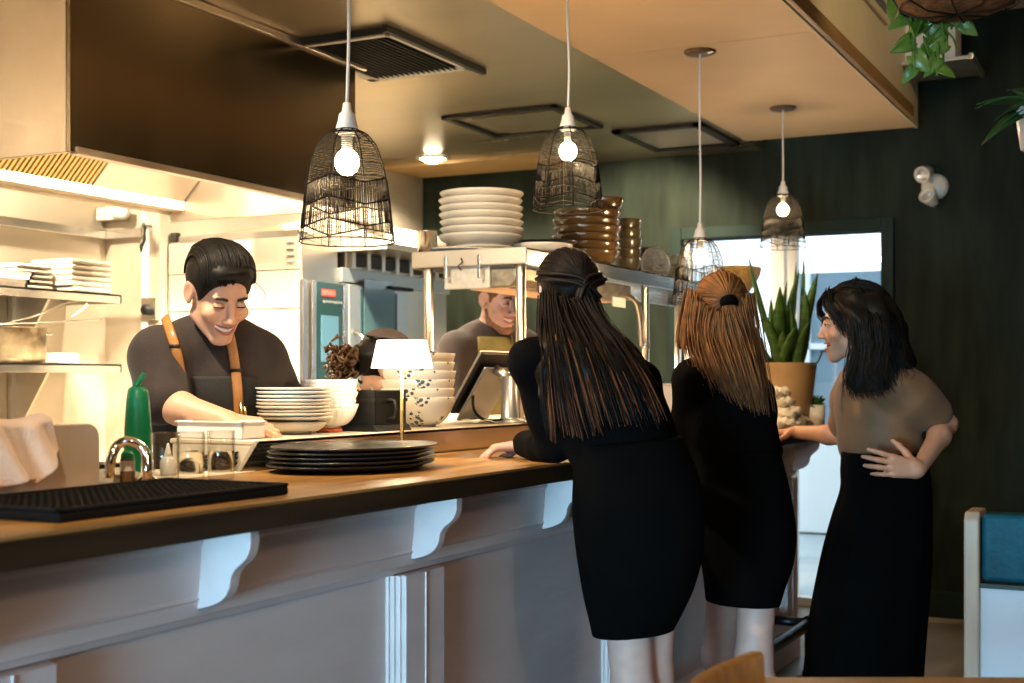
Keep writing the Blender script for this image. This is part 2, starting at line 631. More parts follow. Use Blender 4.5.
# glazed opening in the back wall: frame, mullion, panes
fr = MB()
fr.box(DX1, DX1 + .07, YB - .03, YB + .06, 0, DZ + .07); fr.box(DX0 - .07, DX0, YB - .03, YB + .06, 0, DZ + .07)
fr.box(DX0, DX1, YB - .03, YB + .06, DZ, DZ + .07)
w1 = struct('door_1', fr, MATS['green_trim'], bevel=.006)
m_ = MB(); m_.box(-2.13, -2.05, YB + .01, YB + .09, 0, DZ); m_.box(-2.035, -1.98, YB + .02, YB + .08, 0, DZ)
m_.box(-2.66, -2.13, YB + .02, YB + .08, .0, .05); m_.box(-1.98, -1.5, YB + .02, YB + .08, 0, .05)
m_.box(-2.66, -2.62, YB + .02, YB + .08, 0, DZ)
m_.build('frame', MATS['white_paint'], w1, bevel=.004)
g = MB(); g.box(-2.62, -2.13, YB + .045, YB + .053, .05, DZ); g.build('pane', MATS['window_glass'], w1)
g = MB(); g.box(-1.98, -1.5, YB + .045, YB + .053, .05, DZ); g.build('pane', MATS['window_glass'], w1)

# outside, beyond the glass
b = MB(); b.box(-9, 5, YB + .2, 22, -.12, -.02); struct('exterior_ground', b, MATS['pavement'])
ex = thing('building', 'white rendered building with blue-grey upper storey seen through the glass door', 'building', (-3, 11.2, 0))
b = MB(); b.box(-9, 4, 11.2, 11.5, 0, .86); b.build('plinth_wall', MATS['outside_white'], ex, world=True)
b = MB(); b.box(-2.95, 4, 11.24, 11.5, .86, 2.2); b.build('upper_wall', MATS['outside_blue'], ex, world=True)
b = MB()
for x in (-2.9, -2.2, -1.5, -.6):
    b.box(x, x + .06, 11.19, 11.24, .86, 2.2)
b.box(-2.95, 4, 11.19, 11.24, 1.55, 1.60)
b.build('cladding_strip', MATS['outside_white'], ex, world=True)

# ================================================================ hood
HX1, HY0, HY1, HZ0 = -3.09, 3.07, 4.66, 2.0
hood = thing('extractor_hood', 'large stainless steel kitchen extractor hood hanging over the cooking line', 'extractor hood', (-3.9, 3.9, HZ0))
b = MB(); b.box(HX1 - .02, HX1, HY0, HY1, HZ0, ZK - .002)
b.build('front_panel', MATS['hood_steel'], hood, world=True, bevel=.003)
HXB = -4.08
b = MB(); b.box(HXB, HX1 - .02, HY0, HY0 + .02, HZ0, ZK - .002)
b.build('end_panel', MATS['hood_side_steel'], hood, world=True, bevel=.003)
b = MB(); b.box(HXB, HX1 - .02, HY1 - .02, HY1, HZ0, ZK - .002)
b.build('end_panel', MATS['hood_side_steel'], hood, world=True, bevel=.003)
b = MB(); b.box(HX1, HX1 + .018, HY0, HY1 + .06, ZK - .03, ZK - .004); b.box(HX1 - .03, HX1 + .006, HY0 + .021, HY1 - .021, HZ0 - .004, HZ0 + .02)
b.build('edge_trim', MATS['brass'] if False else MATS['hood_side_steel'], hood, world=True, bevel=.003)
# baffle filter bank: leaning from the trough at the back up to the front
f0, f1 = Vector((-4.02, 0, 2.085)), Vector((-3.60, 0, 2.50))
dv = (f1 - f0); nrm = Vector((dv.z, 0, -dv.x)).normalized()
nb = 40
bf = MB()
y0, y1 = HY0 + .03, 4.08
for i in range(nb):
    y = y0 + (y1 - y0) * i / nb
    wv = (y1 - y0) / nb
    p = [(f0.x, f0.z), (f1.x, f1.z), (f1.x + nrm.x * .022, f1.z + nrm.z * .022), (f0.x + nrm.x * .022, f0.z + nrm.z * .022)]
    bf.prism(p, 'y', y, y + wv * .52)
mat('filter_brass', (.72, .50, .22), .35, 1.)
bf.build('baffle_filter', MATS['filter_brass'], hood, world=True)
b = MB()
p = [(f0.x - .02, f0.z), (f1.x - .02, f1.z), (f1.x, f1.z), (f0.x, f0.z)]
b.prism(p, 'y', y0, HY1 - .03)
p = [(f0.x, f0.z), (f1.x, f1.z), (f1.x + nrm.x * .024, f1.z + nrm.z * .024), (f0.x + nrm.x * .024, f0.z + nrm.z * .024)]
b.prism(p, 'y', y1, HY1 - .03)
b.build('filter_plate', MATS['steel'], hood, world=True)
b = MB(); b.box(-4.075, -3.985, HY0 + .022, HY1 - .022, 2.045, 2.085)
b.build('grease_trough', MATS['satin_steel'], hood, world=True, bevel=.004)
b = MB(); b.box(HXB, HXB + .012, HY0 + .021, HY1 - .021, 2.03, ZK - .002); b.build('back_panel', MATS['steel'], hood, world=True)
# hood lamps
for y in (3.45, 4.25):
    l = MB(); l.lathe([(.0, 0), (.055, .0), (.075, .03), (.075, .06)], 24, c=(-3.35, y, ZK - .09), cap1=True)
    l.build('hood_lamp', MATS['spot_glow'], hood, world=True)
# gas pipe stub seen under the hood
b = MB(); b.tube([Wx(97, 184, -4.5), Wx(98, 190, -4.5), Wx(104, 202, -4.45)], .02, 12)
single('pipe_stub', 'short bent steel pipe stub below the hood filters', 'pipe', b, MATS['bright_steel'])

# ================================================================ left wall: shelves, ledge, boxes
def wall_shelf(z, label):
    t = thing('wall_shelf', label, 'shelf', (XL, 3.6, z), group=None)
    b = MB(); b.box(XL + .002, -4.45, 2.2, 4.74, z - .012, z); b.box(-4.468, -4.45, 2.2, 4.74, z - .042, z); b.box(XL + .002, -4.45, 4.728, 4.74, z - .042, z)
    b.build('shelf_board', MATS['bright_steel'], t, world=True, bevel=.002)
    for y in (4.40,):
        c = MB(); c.prism([(XL + .002, z - .012), (-4.55, z - .012), (-4.75, z - .30), (XL + .002, z - .30)], 'y', y, y + .012)
        c.box(XL + .002, XL + .03, y - .02, y + .03, z - .32, z - .012)
        c.build('bracket', MATS['steel'], t, world=True)
    return t
wall_shelf(1.69, 'upper stainless wall shelf holding plates and folded cloths')
wall_shelf(1.365, 'lower stainless wall shelf holding a steel pan and skimmer')
b = MB(); b.box(XL + .002, XL + .05, 2.0, 4.998, 1.985, 2.03); b.box(XL + .05, -4.52, 4.95, 4.998, 1.985, 2.03)
single('wall_rail', 'pale steel rail running round the corner of the kitchen wall', 'rail', b, MATS['bright_steel'], bevel=.004)
# switch box on the step wall
p = Wy(114, 214, 4.95)
t = thing('emergency_light', 'small cream box with white lamp head on the steel kitchen wall', 'emergency light', (p.x, 4.95, p.z))
b = MB(); b.box(-.09, .05, -.03, .05, -.032, .032); b.build('housing', MATS['cream_ceramic'], t, bevel=.006)
b = MB(); b.lathe([(.0, -.045), (.03, -.04), (.034, .0), (.026, .035), (0, .04)], 20, M=Matrix.Translation((.075, -.03, 0)) @ Matrix.Rotation(PI / 2, 4, 'Y')); b.build('lamp_head', MATS['white_paint'], t)
p = Wy(150, 309, 4.98)
t = thing('wall_thermostat', 'square steel wall control with black knob behind the laughing cook', 'control', (p.x, 4.98, p.z))
b = MB(); b.box(-.045, .045, -.015, .02, -.055, .055); b.build('plate', MATS['bright_steel'], t, bevel=.004)
b = MB(); b.lathe([(.026, 0), (.026, .03), (.018, .036), (0, .036)], 20, M=Matrix.Translation((.005, -.015, -.005)) @ Matrix.Rotation(PI / 2, 4, 'X')); b.build('knob', MATS['black_plastic'], t)
p = Wy(145, 240, 4.95)
b = MB(); b.tube([(0, 0, .07), (0, -.004, 0), (-.012, -.012, -.03), (-.016, -.01, -.06)], [.006, .008, .01, .004], 10)
b.tube([(0, .0, .07), (0, .045, .07)], .004, 8)
single('hanging_thermometer', 'thin pen thermometer hung on the steel kitchen wall', 'thermometer', b, MATS['dark_metal'], loc=p)
b = MB(); b.box(Wy(142.5, 200, 4.985).x, Wy(147, 200, 4.985).x, 4.975, 4.999, .2, 2.6)
struct('trim_4', b, MATS['white_paint'])

# ================================================================ tall cabinet + combi oven
cab = thing('tall_cabinet', 'tall stainless steel cabinet standing behind the laughing cook', 'cabinet', (-4.0, 5.3, 0))
cx0, cx1 = Wy(168, 300, 5.05).x, Wy(300, 300, 5.05).x
b = MB(); b.box(cx0, cx1 - .002, 5.07, 5.36, .1, 1.97); b.build('body', MATS['steel'], cab, world=True, bevel=.004)
b = MB()
for z0, z1 in ((.1, .96), (.965, 1.62), (1.625, 1.80), (1.805, 1.955)): b.box(cx0 + .004, cx1 - .006, 5.05, 5.07, z0, z1)
b.build('side_panel', MATS['wall_steel'], cab, world=True, bevel=.002)
b = MB()
for i in range(4): b.box(cx1 - .07, cx1 - .03, 5.046, 5.05, 1.84 + i * .03, 1.846 + i * .03)
b.box(cx1 - .06, cx1 - .035, 5.046, 5.05, 1.70, 1.72)
b.build('printed_marks', MATS['grey_print'], cab, world=True)
b = MB()
for x in (cx0 + .04, cx1 - .06):
    for y in (5.1, 5.31):
        b = MB(); b.lathe([(.02, 0), (.02, .1)], 12, c=(x, y, 0), cap0=True, cap1=True); b.build('foot', MATS['dark_metal'], cab, world=True)
b = MB(); b.box(cx0 + .06, cx1 - .02, 5.06, 5.075, 1.958, 1.99)
for i in range(7): b.box(cx0 + .08 + i * .11, cx0 + .10 + i * .11, 5.075, 5.34, 1.962, 1.985)
b.build('top_rail', MATS['bright_steel'], cab, world=True)
b = MB(); b.box(cx0 + .01, cx0 + .045, 5.055, 5.09, 1.965, 2.01); b.build('corner_block', MATS['dark_metal'], cab, world=True)

ox = cx1                                # oven front plane
oy0, oy1, oz0, oz1 = 5.38, 6.42, .42, 1.835
oy0 = 5.365
oven = thing('combi_oven', 'steel combi oven with dark control panel and blue screen', 'oven', (ox - .4, 5.9, .42))
b = MB(); b.box(XF + .004, ox, oy0, oy1, oz0, oz1); b.build('body', MATS['steel'], oven, world=True, bevel=.006)
b = MB(); b.box(ox, ox + .02, oy0, oy1, 1.765, 1.835); b.build('top_fascia', mat('oven_fascia', (.52, .60, .64), .4, .7), oven, world=True, bevel=.004)
def oyu(u): return Wx(u, 300, ox + .02).y
def ozv(u, v): return Wx(u, v, ox + .02).z
b = MB(); b.box(ox, ox + .022, oyu(303), oyu(308), oz0, 1.755); b.box(ox, ox + .03, oyu(311), oyu(315), oz0, 1.755); b.box(ox, ox + .03, oyu(342), oyu(345), oz0, 1.755)
b.build('side_strip', MATS['bright_steel'], oven, world=True, bevel=.003)
cp = MB(); cp.box(ox, ox + .026, oyu(315.5), oyu(341.5), .6, 1.752); cpo = cp.build('control_panel', MATS['oven_panel'], oven, world=True, bevel=.003)
z0, z1 = ozv(330, 362), ozv(330, 316)
sc_ = MB(); sc_.box(ox + .026, ox + .030, oyu(320), oyu(337), z0, z1); sc_.build('touch_screen', MATS['screen_blue'], cpo, world=True, bevel=.001)
lg = MB(); zc = ozv(328, 293)
lg.box(ox + .026, ox + .029, oyu(320.5), oyu(334), zc - .017, zc + .017); lg.build('logo', MATS['logo_red'], cpo, world=True)
lt = MB()
yy0, yy1 = oyu(321), oyu(333.5)
for i in range(8):
    a = yy0 + (yy1 - yy0) * (i + .15) / 8; w = (yy1 - yy0) / 8 * .6
    lt.box(ox + .029, ox + .0302, a, a + w * .3, zc - .010, zc + .010); lt.box(ox + .029, ox + .0302, a, a + w, zc + .006 - (i % 2) * .008, zc + .010 - (i % 2) * .008)
lt.build('logo_lettering', mat('logo_pink', (.75, .42, .36), .5), cpo, world=True)
lt = MB(); zc2 = ozv(328, 302)
for i in range(7):
    a = oyu(322) + .028 * i * .85
    lt.box(ox + .026, ox + .0275, a, a + .016, zc2 - .006 * (1 if i in (0, 4) else .5), zc2 + .006)
lt.build('model_lettering', MATS['grey_print'], cpo, world=True)
dr = MB(); dr.box(ox, ox + .035, oyu(347), oyu(405.5), .55, 1.755); dro = dr.build('oven_door', mat('oven_door_steel', (.62, .66, .66), .35, .8), oven, world=True, bevel=.006)
gl = MB(); gl.box(ox + .035, ox + .040, oyu(358), oyu(394), .75, 1.735); glo = gl.build('door_glass', mat('oven_frame_glass', (.03, .085, .10), .2), dro, world=True)
gl = MB(); gl.box(ox + .040, ox + .043, oyu(360.5), oyu(391), .78, ozv(375, 281)); gl.build('door_window', MATS['oven_glass'], dro, world=True)
hd = MB(); hd.tube([(ox + .035, oyu(347) + .04, 1.0), (ox + .085, oyu(347) + .04, 1.03), (ox + .085, oyu(347) + .04, 1.5), (ox + .035, oyu(347) + .04, 1.53)], .012, 10); hd.build('handle', MATS['bright_steel'], dro, world=True)
hg = MB(); hg.box(ox + .03, ox + .06, oyu(384), oyu(407), 1.752, 1.768); hg.build('hinge', MATS['black_plastic'], oven, world=True)
st = MB()
for x in (XF + .05, ox - .1):
    for y in (oy0 + .03, oy1 - .07): st.box(x, x + .04, y, y + .04, 0, oz0)
st.box(XF + .05, ox - .06, oy0 + .03, oy1 - .03, .38, .42)
st.build('stand', MATS['steel'], oven, world=True)
# condensation hood above the oven
oh = thing('oven_hood', 'sloping steel vapour hood with dark slots above the combi oven', 'hood', (ox - .4, 5.9, 1.83))
oyn, oyf = oyu(303), oyu(424)
b = MB()
yA, yB = 5.37, 6.75
prof = [(XF + .004, 2.03), (ox - .05, 2.09), (ox + .27, 1.945), (ox + .27, 1.915), (ox + .22, 1.915), (XF + .004, 1.915)]
b.prism(prof, 'y', yA, yB)
b.build('canopy', MATS['ceiling_steel'], oh, world=True, bevel=.003)
b = MB()
for i in range(9):
    y = yA + .1 + i * .135
    b.box(ox - .01, ox + .03, y, y + .095, 1.85, 1.912)
b.build('dark_slot', MATS['vent_black'], oh, world=True)
b = MB()
for i in range(10):
    y = yA + .062 + i * .135
    b.box(ox - .01, ox + .035, y, y + .03, 1.84, 1.915)
b.box(XF + .01, ox + .0, yA + .05, yB - .05, 1.838, 1.915)
b.build('slot_divider', MATS['steel'], oh, world=True)
b = MB(); b.prism([(ox - .05, 2.092), (ox + .275, 1.948), (ox + .275, 1.913), (ox - .2, 1.913), (ox - .35, 2.06)], 'y', yA - .006, yA)
b.build('end_panel', MATS['wall_steel'], oh, world=True)

# back shelf with white tubs right of the oven
bs = thing('back_shelf', 'grey shelf with white tubs by the back wall behind the second cook', 'shelf', (-3.9, 7.2, 1.33))
b = MB(); b.box(XF + .002, -2.95, 6.95, 7.48, 1.33, 1.36); b.build('shelf_board', MATS['steel'], bs, world=True, bevel=.003)
b = MB(); b.box(XF + .05, XF + .08, 6.98, 7.4, 0, 1.33); b.box(-3.0, -2.97, 6.98, 7.4, 0, 1.33); b.build('leg_frame', MATS['steel'], bs, world=True)
tb = None
def tub(x, y, s, label, grp=None):
    t = thing('food_tub', label, 'tub', (x, y, 1.36))
    b = MB(); b.prism([(-.13 * s, 0), (.13 * s, 0), (.15 * s, .17), (-.15 * s, .17)], 'y', -.1, .1); b.build('tub_body', MATS['white_plastic'], t, bevel=.012)
    b = MB(); b.box(-.158 * s, .158 * s, -.11, .11, .17, .185); b.build('lid', MATS['white_plastic'], t, bevel=.006)
    return t
tub(-3.75, 7.15, 1.2, 'larger white food tub with lid beside the oven on the back shelf')
tub(-3.36, 7.15, .9, 'smaller white food tub right of the larger one on the back shelf')
bb = MB(); bb.lathe([(.0, 0), (.05, 0), (.10, .07), (.105, .075), (.09, .07), (.04, .01), (0, .008)], 28)
single('serving_bowl', 'cream bowl standing on the larger white tub of the back shelf', 'bowl', bb, MATS['cream_ceramic'], loc=(-3.74, 7.15, 1.546))

# ================================================================ ceiling pieces
def px_ceil(u, v, z=ZK): return Wz(u, v, z)
v1 = thing('ceiling_vent', 'black louvred ceiling vent in a white frame next to the hood', 'vent', (-2.9, 4.4, ZK))
a_, b_, c_ = px_ceil(388, 30), px_ceil(471, 66), px_ceil(410, 73)
x0, x1 = a_.x - .50, a_.x + .03
vy0, vy1 = a_.y - .02, b_.y + .0
b = MB(); b.box(x0, x1, vy0, vy0 + .05, ZK - .018, ZK - .001); b.box(x0, x1, vy1 - .05, vy1, ZK - .018, ZK - .001)
b.box(x0, x0 + .05, vy0, vy1, ZK - .018, ZK - .001); b.box(x1 - .05, x1, vy0, vy1, ZK - .018, ZK - .001)
b.build('frame', MATS['white_paint'], v1, world=True, bevel=.004)
b = MB(); b.box(x0 + .04, x1 - .04, vy0 + .04, vy1 - .04, ZK - .008, ZK - .002)
ns = 16
for i in range(ns):
    x = x0 + .06 + (x1 - x0 - .12) * i / ns
    b.prism([(x, ZK - .008), (x + .012, ZK - .022), (x + .016, ZK - .022), (x + .006, ZK - .008)], 'y', vy0 + .045, vy1 - .045)
b.build('louvre_panel', MATS['vent_black'], v1, world=True)
b = MB(); b.box(x1 - .012, x1 + .01, vy0 - .05, vy1 + .07, ZK - .026, ZK - .001); b.box(x0, x1, vy0 - .03, vy0 - .008, ZK - .026, ZK - .001)
b.build('black_edge', MATS['vent_black'], v1, world=True)

v2 = thing('ceiling_hatch', 'square recessed ceiling hatch between the pendant lamps', 'hatch', (-2.6, 5.8, ZK))
q0, q1 = px_ceil(440, 118), px_ceil(612, 124)
hx0, hx1, hy0, hy1 = -3.0, -2.32, 5.15, 6.0
P1, P2, P3 = px_ceil(440, 117), px_ceil(556, 104), px_ceil(612, 124)
hx0, hx1, hy0, hy1 = P1.x + .02, P2.x, P2.y, P3.y
b = MB()
for (xa, xb, ya, yb) in ((hx0, hx1, hy0, hy0 + .03), (hx0, hx1, hy1 - .03, hy1), (hx0, hx0 + .03, hy0, hy1), (hx1 - .03, hx1, hy0, hy1)):
    b.box(xa, xb, ya, yb, ZK - .02, ZK - .001)
b.build('frame', MATS['dark_metal'], v2, world=True, bevel=.003)
b = MB(); b.box(hx0 + .12, hx1 - .06, hy0 + .10, hy1 - .05, ZK - .010, ZK - .001); b.build('door_panel', MATS['ceiling_steel'], v2, world=True)
b = MB(); b.box(hx0 + .06, hx1 - .04, hy0 + .04, hy0 + .09, ZK - .006, ZK - .001); b.box(hx1 - .055, hx1 - .032, hy0 + .04, hy1 - .04, ZK - .006, ZK - .001); b.build('gap', MATS['vent_black'], v2, world=True)

P1, P2, P3 = px_ceil(670, 142), px_ceil(725, 134), px_ceil(757, 147)
v3 = thing('ceiling_grille', 'small square ceiling grille near the green back wall', 'vent', (P1.x, P1.y, ZK))
gx0, gx1, gy0, gy1 = -2.72, -2.22, 6.55, 7.2
b = MB()
for (xa, xb, ya, yb) in ((gx0, gx1, gy0, gy0 + .05), (gx0, gx1, gy1 - .05, gy1), (gx0, gx0 + .05, gy0, gy1), (gx1 - .05, gx1, gy0, gy1)):
    b.box(xa, xb, ya, yb, ZK - .02, ZK - .001)
b.build('frame', MATS['dark_metal'], v3, world=True)
b = MB()
for i in range(9): b.box(gx0 + .05, gx1 - .05, gy0 + .06 + i * .06, gy0 + .08 + i * .06, ZK - .016, ZK - .004)
b.build('slat', MATS['steel'], v3, world=True)

# recessed spot on the kitchen ceiling
p = px_ceil(433, 157)
sp = thing('ceiling_spot', 'round recessed ceiling spotlight glaring above the plate stack', 'spotlight', (p.x, p.y, ZK))
b = MB(); b.lathe([(.10, -.001), (.10, -.012), (.075, -.014), (.07, -.004)], 32); b.build('trim_ring', MATS['white_paint'], sp)
b = MB(); b.lathe([(0, -.034), (.045, -.030), (.072, -.006)], 28); b.build('lamp_face', MATS['spot_glow'], sp)
# timber board on the ceiling by the back wall
b = MB(); pa, pb = px_ceil(424, 177), px_ceil(500, 168)
b.box(pa.x, -3.35, 7.0, 7.44, ZK - .02, ZK - .001)
single('ceiling_board', 'warm timber ceiling board above the plate stack near the green wall', 'board', b, mat('ceiling_board_wood', (.62, .40, .17), .5, var=.15, scale=4))

# duct with vents on the cream face and behind the hanging plant
dv = thing('air_register', 'dark slotted air register high on the cream soffit face', 'vent', (SX1, 5.8, 3.0))
pA, pB = Wx(857, 2, SX1 + .012), Wx(897, 30, SX1 + .012)
b = MB(); b.box(SX1 + .012, SX1 + .03, 5.55, 6.35, 2.95, 3.2); b.build('frame', MATS['cream_paint'], dv, world=True, bevel=.006)
b = MB()
for i in range(3): b.box(SX1 + .03, SX1 + .033, 5.62, 6.28, 2.985 + i * .066, 3.03 + i * .066)
b.build('slot', mat('slot_grey', (.10, .10, .12), .4), dv, world=True)
du = thing('ceiling_diffuser', 'flat steel air diffuser on a white drop duct behind the trailing plant', 'diffuser', (-.95, 6.9, 2.93))
pc, pd = Wy(880, 76, 6.95), Wy(975, 72, 6.95)
b = MB(); b.box(pc.x, pd.x, 6.75, 7.15, pc.z - .005, pc.z + .015); b.box(pc.x - .02, pc.x + .0, 6.73, 7.17, pc.z - .012, pc.z + .02); b.box(pd.x, pd.x + .02, 6.73, 7.17, pc.z - .012, pc.z + .02)
b.build('flange', MATS['steel'], du, world=True, bevel=.003)
pe = Wy(952, 50, 6.95)
b = MB(); b.box(pe.x - .30, pe.x + .03, 6.85, 7.05, pc.z + .015, ZD - .001); b.build('duct', MATS['white_paint'], du, world=True, bevel=.004)

# emergency twin spot on the green wall
p = Wy(935, 187, YB)
t = thing('wall_spotlight', 'white twin-headed emergency spotlight on the dark green wall', 'wall light', (p.x, YB, p.z))
b = MB(); b.lathe([(.0, .028), (.055, .026), (.07, .015), (.072, 0)], 28, M=Matrix.Rotation(PI / 2, 4, 'X')); b.build('base', MATS['cream_ceramic'], t)
for dx, dz, nm in ((-.035, .072, 0), (-.01, -.075, 1)):
    M = Matrix.Translation((dx, -.065, dz)) @ Matrix.Rotation(PI / 2 + (.4 if nm == 0 else -.5), 4, 'X') @ Matrix.Rotation(-.35, 4, 'Y')
    b = MB(); b.lathe([(.0, -.05), (.022, -.048), (.032, -.02), (.044, .035), (.046, .05), (.040, .05), (.03, .03)], 24, M=M); h = b.build('lamp_head', MATS['cream_ceramic'], t)
    b = MB(); b.lathe([(0, .034), (.036, .036), (.038, .04)], 20, M=M); b.build('lens', mat('lens_silver%d' % nm, (.75, .74, .78), .15, .6), h)
    b = MB(); b.tube([(dx * .4, -.02, dz * .35), (dx * .8, -.045, dz * .75)], .012, 10); b.build('neck', MATS['cream_ceramic'], t)
# ================================================================ bar
HC = 1.07
BX = -1.475                             # front edge of the timber top
BY0, BY1 = -.8, 6.27
TB = .050
b = MB()
poly = [(-2.0, BY0), (BX, BY0), (BX, BY1 - .03), (BX - .03, BY1), (-2.0, BY1)]
b.prism(poly, 'z', HC - .006, HC)
top = b
t = thing('bar_worktop', 'long timber bar top with a dark stained front edge', 'worktop', (-1.75, 2.7, HC - TB))
b.build('top_boards', MATS['bar_wood'], t, world=True)
b = MB(); b.prism([(-2.0, BY0), (BX + .002, BY0), (BX + .002, BY1 - .03), (BX - .03, BY1 + .002), (-2.0, BY1 + .002)], 'z', HC - TB, HC - .006)
b.build('edge_band', MATS['bar_edge_wood'], t, world=True, bevel=.004)

bar = thing('bar_counter', 'grey-painted panelled bar front with scrolled corbels under the timber top', 'bar counter', (-1.75, 2.7, 0))
XP = -1.665
ZT = HC - TB
b = MB(); b.box(-1.98, XP, BY0, 6.17, .0, ZT - .001)
b.build('carcass', MATS['bar_paint'], bar, world=True)
# upper frieze: stepped cove moulding running along the whole length
CORY = [0.68, 1.32, 1.925, 2.685, 3.40, 4.08, 4.74, 5.41, 6.085]
PILY = [.13, 1.40, 2.655, 3.94, 5.26, 5.99]
FP = XP + .045
b = MB()
fz = [(XP, ZT - .002), (FP + .012, ZT - .002), (FP + .012, ZT - .030), (FP + .006, ZT - .037), (FP + .003, ZT - .085), (FP - .002, ZT - .128), (FP + .002, ZT - .134), (FP - .002, ZT - .139), (FP - .006, ZT - .165), (FP - .012, ZT - .170), (FP - .022, ZT - .182), (XP, ZT - .190)]
b.prism(fz, 'y', BY0, 6.17)
b.build('frieze_moulding', MATS['bar_paint'], bar, world=True)
b = MB(); b.prism([(XP, 0), (FP + .012, 0), (FP + .012, .13), (FP + .004, .145), (FP - .006, .165), (FP - .02, .175), (XP, .185)], 'y', BY0, 6.17)
b.build('plinth', MATS['bar_paint'], bar, world=True)
ctrl = [(BX - .028, ZT - .003, 0), (BX - .028, ZT - .030, 0), (BX - .038, ZT - .054, 0), (BX - .062, ZT - .074, 0), (BX - .072, ZT - .090, 0), (BX - .075, ZT - .108, 0), (BX - .088, ZT - .128, 0), (BX - .112, ZT - .142, 0), (FP + .006, ZT - .150, 0)]
SCOR = [(FP - .004, ZT - .003)] + [(c.x, c.y) for c in catmull(ctrl, 4)] + [(FP - .004, ZT - .152)]
for i, y in enumerate(CORY):
    b = MB(); b.prism(SCOR, 'y', y, y + .027)
    b.build('corbel', MATS['bar_paint'], bar, world=True, bevel=.0015)
for i, y in enumerate(PILY):
    w = .18
    b = MB()
    b.box(XP, FP, y, y + w, .175, ZT - .187)
    b.box(FP, FP + .004, y + .085, y + .090, .175, ZT - .187)
    b.build('pilaster', MATS['bar_paint'], bar, world=True, bevel=.004)
    for ya, sg in ((y, -1), (y + w, 1)):
        b = MB()
        for o, h in ((.0, .033), (.007, .021), (.014, .010)):
            y0_, y1_ = ya + sg * o, ya + sg * (o + .007)
            b.box(XP, XP + h, min(y0_, y1_), max(y0_, y1_), .175, ZT - .187)
        b.build('panel_moulding', MATS['bar_paint'], bar, world=True, bevel=.003)
b = MB(); b.box(XP - .30, XP + .0, 6.17, 6.185, .19, ZT - .19); b.build('end_board', MATS['bar_paint'], bar, world=True, bevel=.003)

# foot rail
fr_ = thing('foot_rail', 'black iron pipe foot rail with flanged brackets along the bar', 'foot rail', (-1.45, 3.5, 0))
RX, RZ = -1.44, .245
b = MB(); b.tube([(RX, .3, RZ), (RX, 5.75, RZ)], .026, 16); b.build('pipe', MATS['iron_pipe'], fr_, world=True)
for y in (1.1, 2.6, 4.1, 5.68):
    b = MB(); b.tube([(RX, y, 0.0), (RX, y, RZ)], .022, 14); b.tube([(RX, y, RZ), (XP + .003, y, RZ)], .020, 14)
    b.lathe([(.055, 0), (.055, .012), (.034, .018), (.032, .04)], 20, c=(RX, y, 0), cap0=True)
    b.lathe([(.055, 0), (.055, .012), (.034, .018), (.030, .03)], 20, M=Matrix.Translation((XP + .002, y, RZ)) @ Matrix.Rotation(PI / 2, 4, 'Y'), cap0=True)
    b.build('bracket', MATS['iron_pipe'], fr_, world=True)
    b = MB(); b.tube([(RX, y - .05, RZ), (RX, y + .05, RZ)], .034, 16); b.build('tee_joint', MATS['iron_pipe'], fr_, world=True)

# steel kitchen counter behind the timber, with raised ledge
ZL = 1.142
kc = thing('kitchen_counter', 'stainless steel kitchen counter with a raised ledge behind the bar top', 'counter', (-2.3, 4.5, 0))
b = MB()
b.box(-2.30, -2.02, 2.62, 3.9, ZL - .012, ZL); b.box(-2.62, -2.02, 3.9, 7.12, ZL - .012, ZL)
b.build('ledge', MATS['satin_steel'], kc, world=True, bevel=.003)
b = MB()
b.prism([(2.55, HC), (2.62, ZL - .002), (7.12, ZL - .002), (7.12, HC)], 'x', -2.032, -2.02)
b.box(-2.60, -2.032, 7.105, 7.12, .1, ZL - .012)
b.build('upstand', MATS['bright_steel'], kc, world=True)
b = MB(); b.box(-2.29, -2.03, 2.62, 3.9, .1, ZL - .013); b.box(-2.60, -2.03, 3.9, 7.1, .1, ZL - .013); b.box(-2.25, -2.03, BY0, 3.9, 0, .1); b.box(-2.54, -2.03, 3.9, 7.1, 0, .1)
b.build('cabinet_body', MATS['satin_steel'], kc, world=True)
b = MB(); b.box(-2.30, -2.002, BY0, 2.615, HC - .045, HC - .004); b.box(-2.28, -2.03, BY0, 2.615, .1, HC - .045)
b.build('sink_counter', MATS['satin_steel'], kc, world=True, bevel=.003)
# ================================================================ pendant lamps
def pend_profile(t):
    """t 0 top .. 1 bottom -> radius, height above the bottom rim"""
    pts = [(0, .026, .262), (.10, .052, .250), (.22, .074, .222), (.36, .089, .180), (.52, .098, .135), (.75, .106, .07), (1., .115, 0)]
    for a, b in zip(pts, pts[1:]):
        if t <= b[0]:
            k = (t - a[0]) / (b[0] - a[0])
            return a[1] + (b[1] - a[1]) * k, a[2] + (b[2] - a[2]) * k
    return pts[-1][1:]


NR = 8


def on_shade(t, q):
    """q in ribs (0..8): straight between ribs, so the shade is eight-sided"""
    r, z = pend_profile(min(max(t, 0), 1))
    i = math.floor(q); k = q - i
    a0, a1 = 2 * PI * i / NR, 2 * PI * (i + 1) / NR
    bulge = 1 + .05 * math.sin(PI * k)
    return Vector((r * (math.cos(a0) * (1 - k) + math.cos(a1) * k) * bulge, r * (math.sin(a0) * (1 - k) + math.sin(a1) * k) * bulge, z))


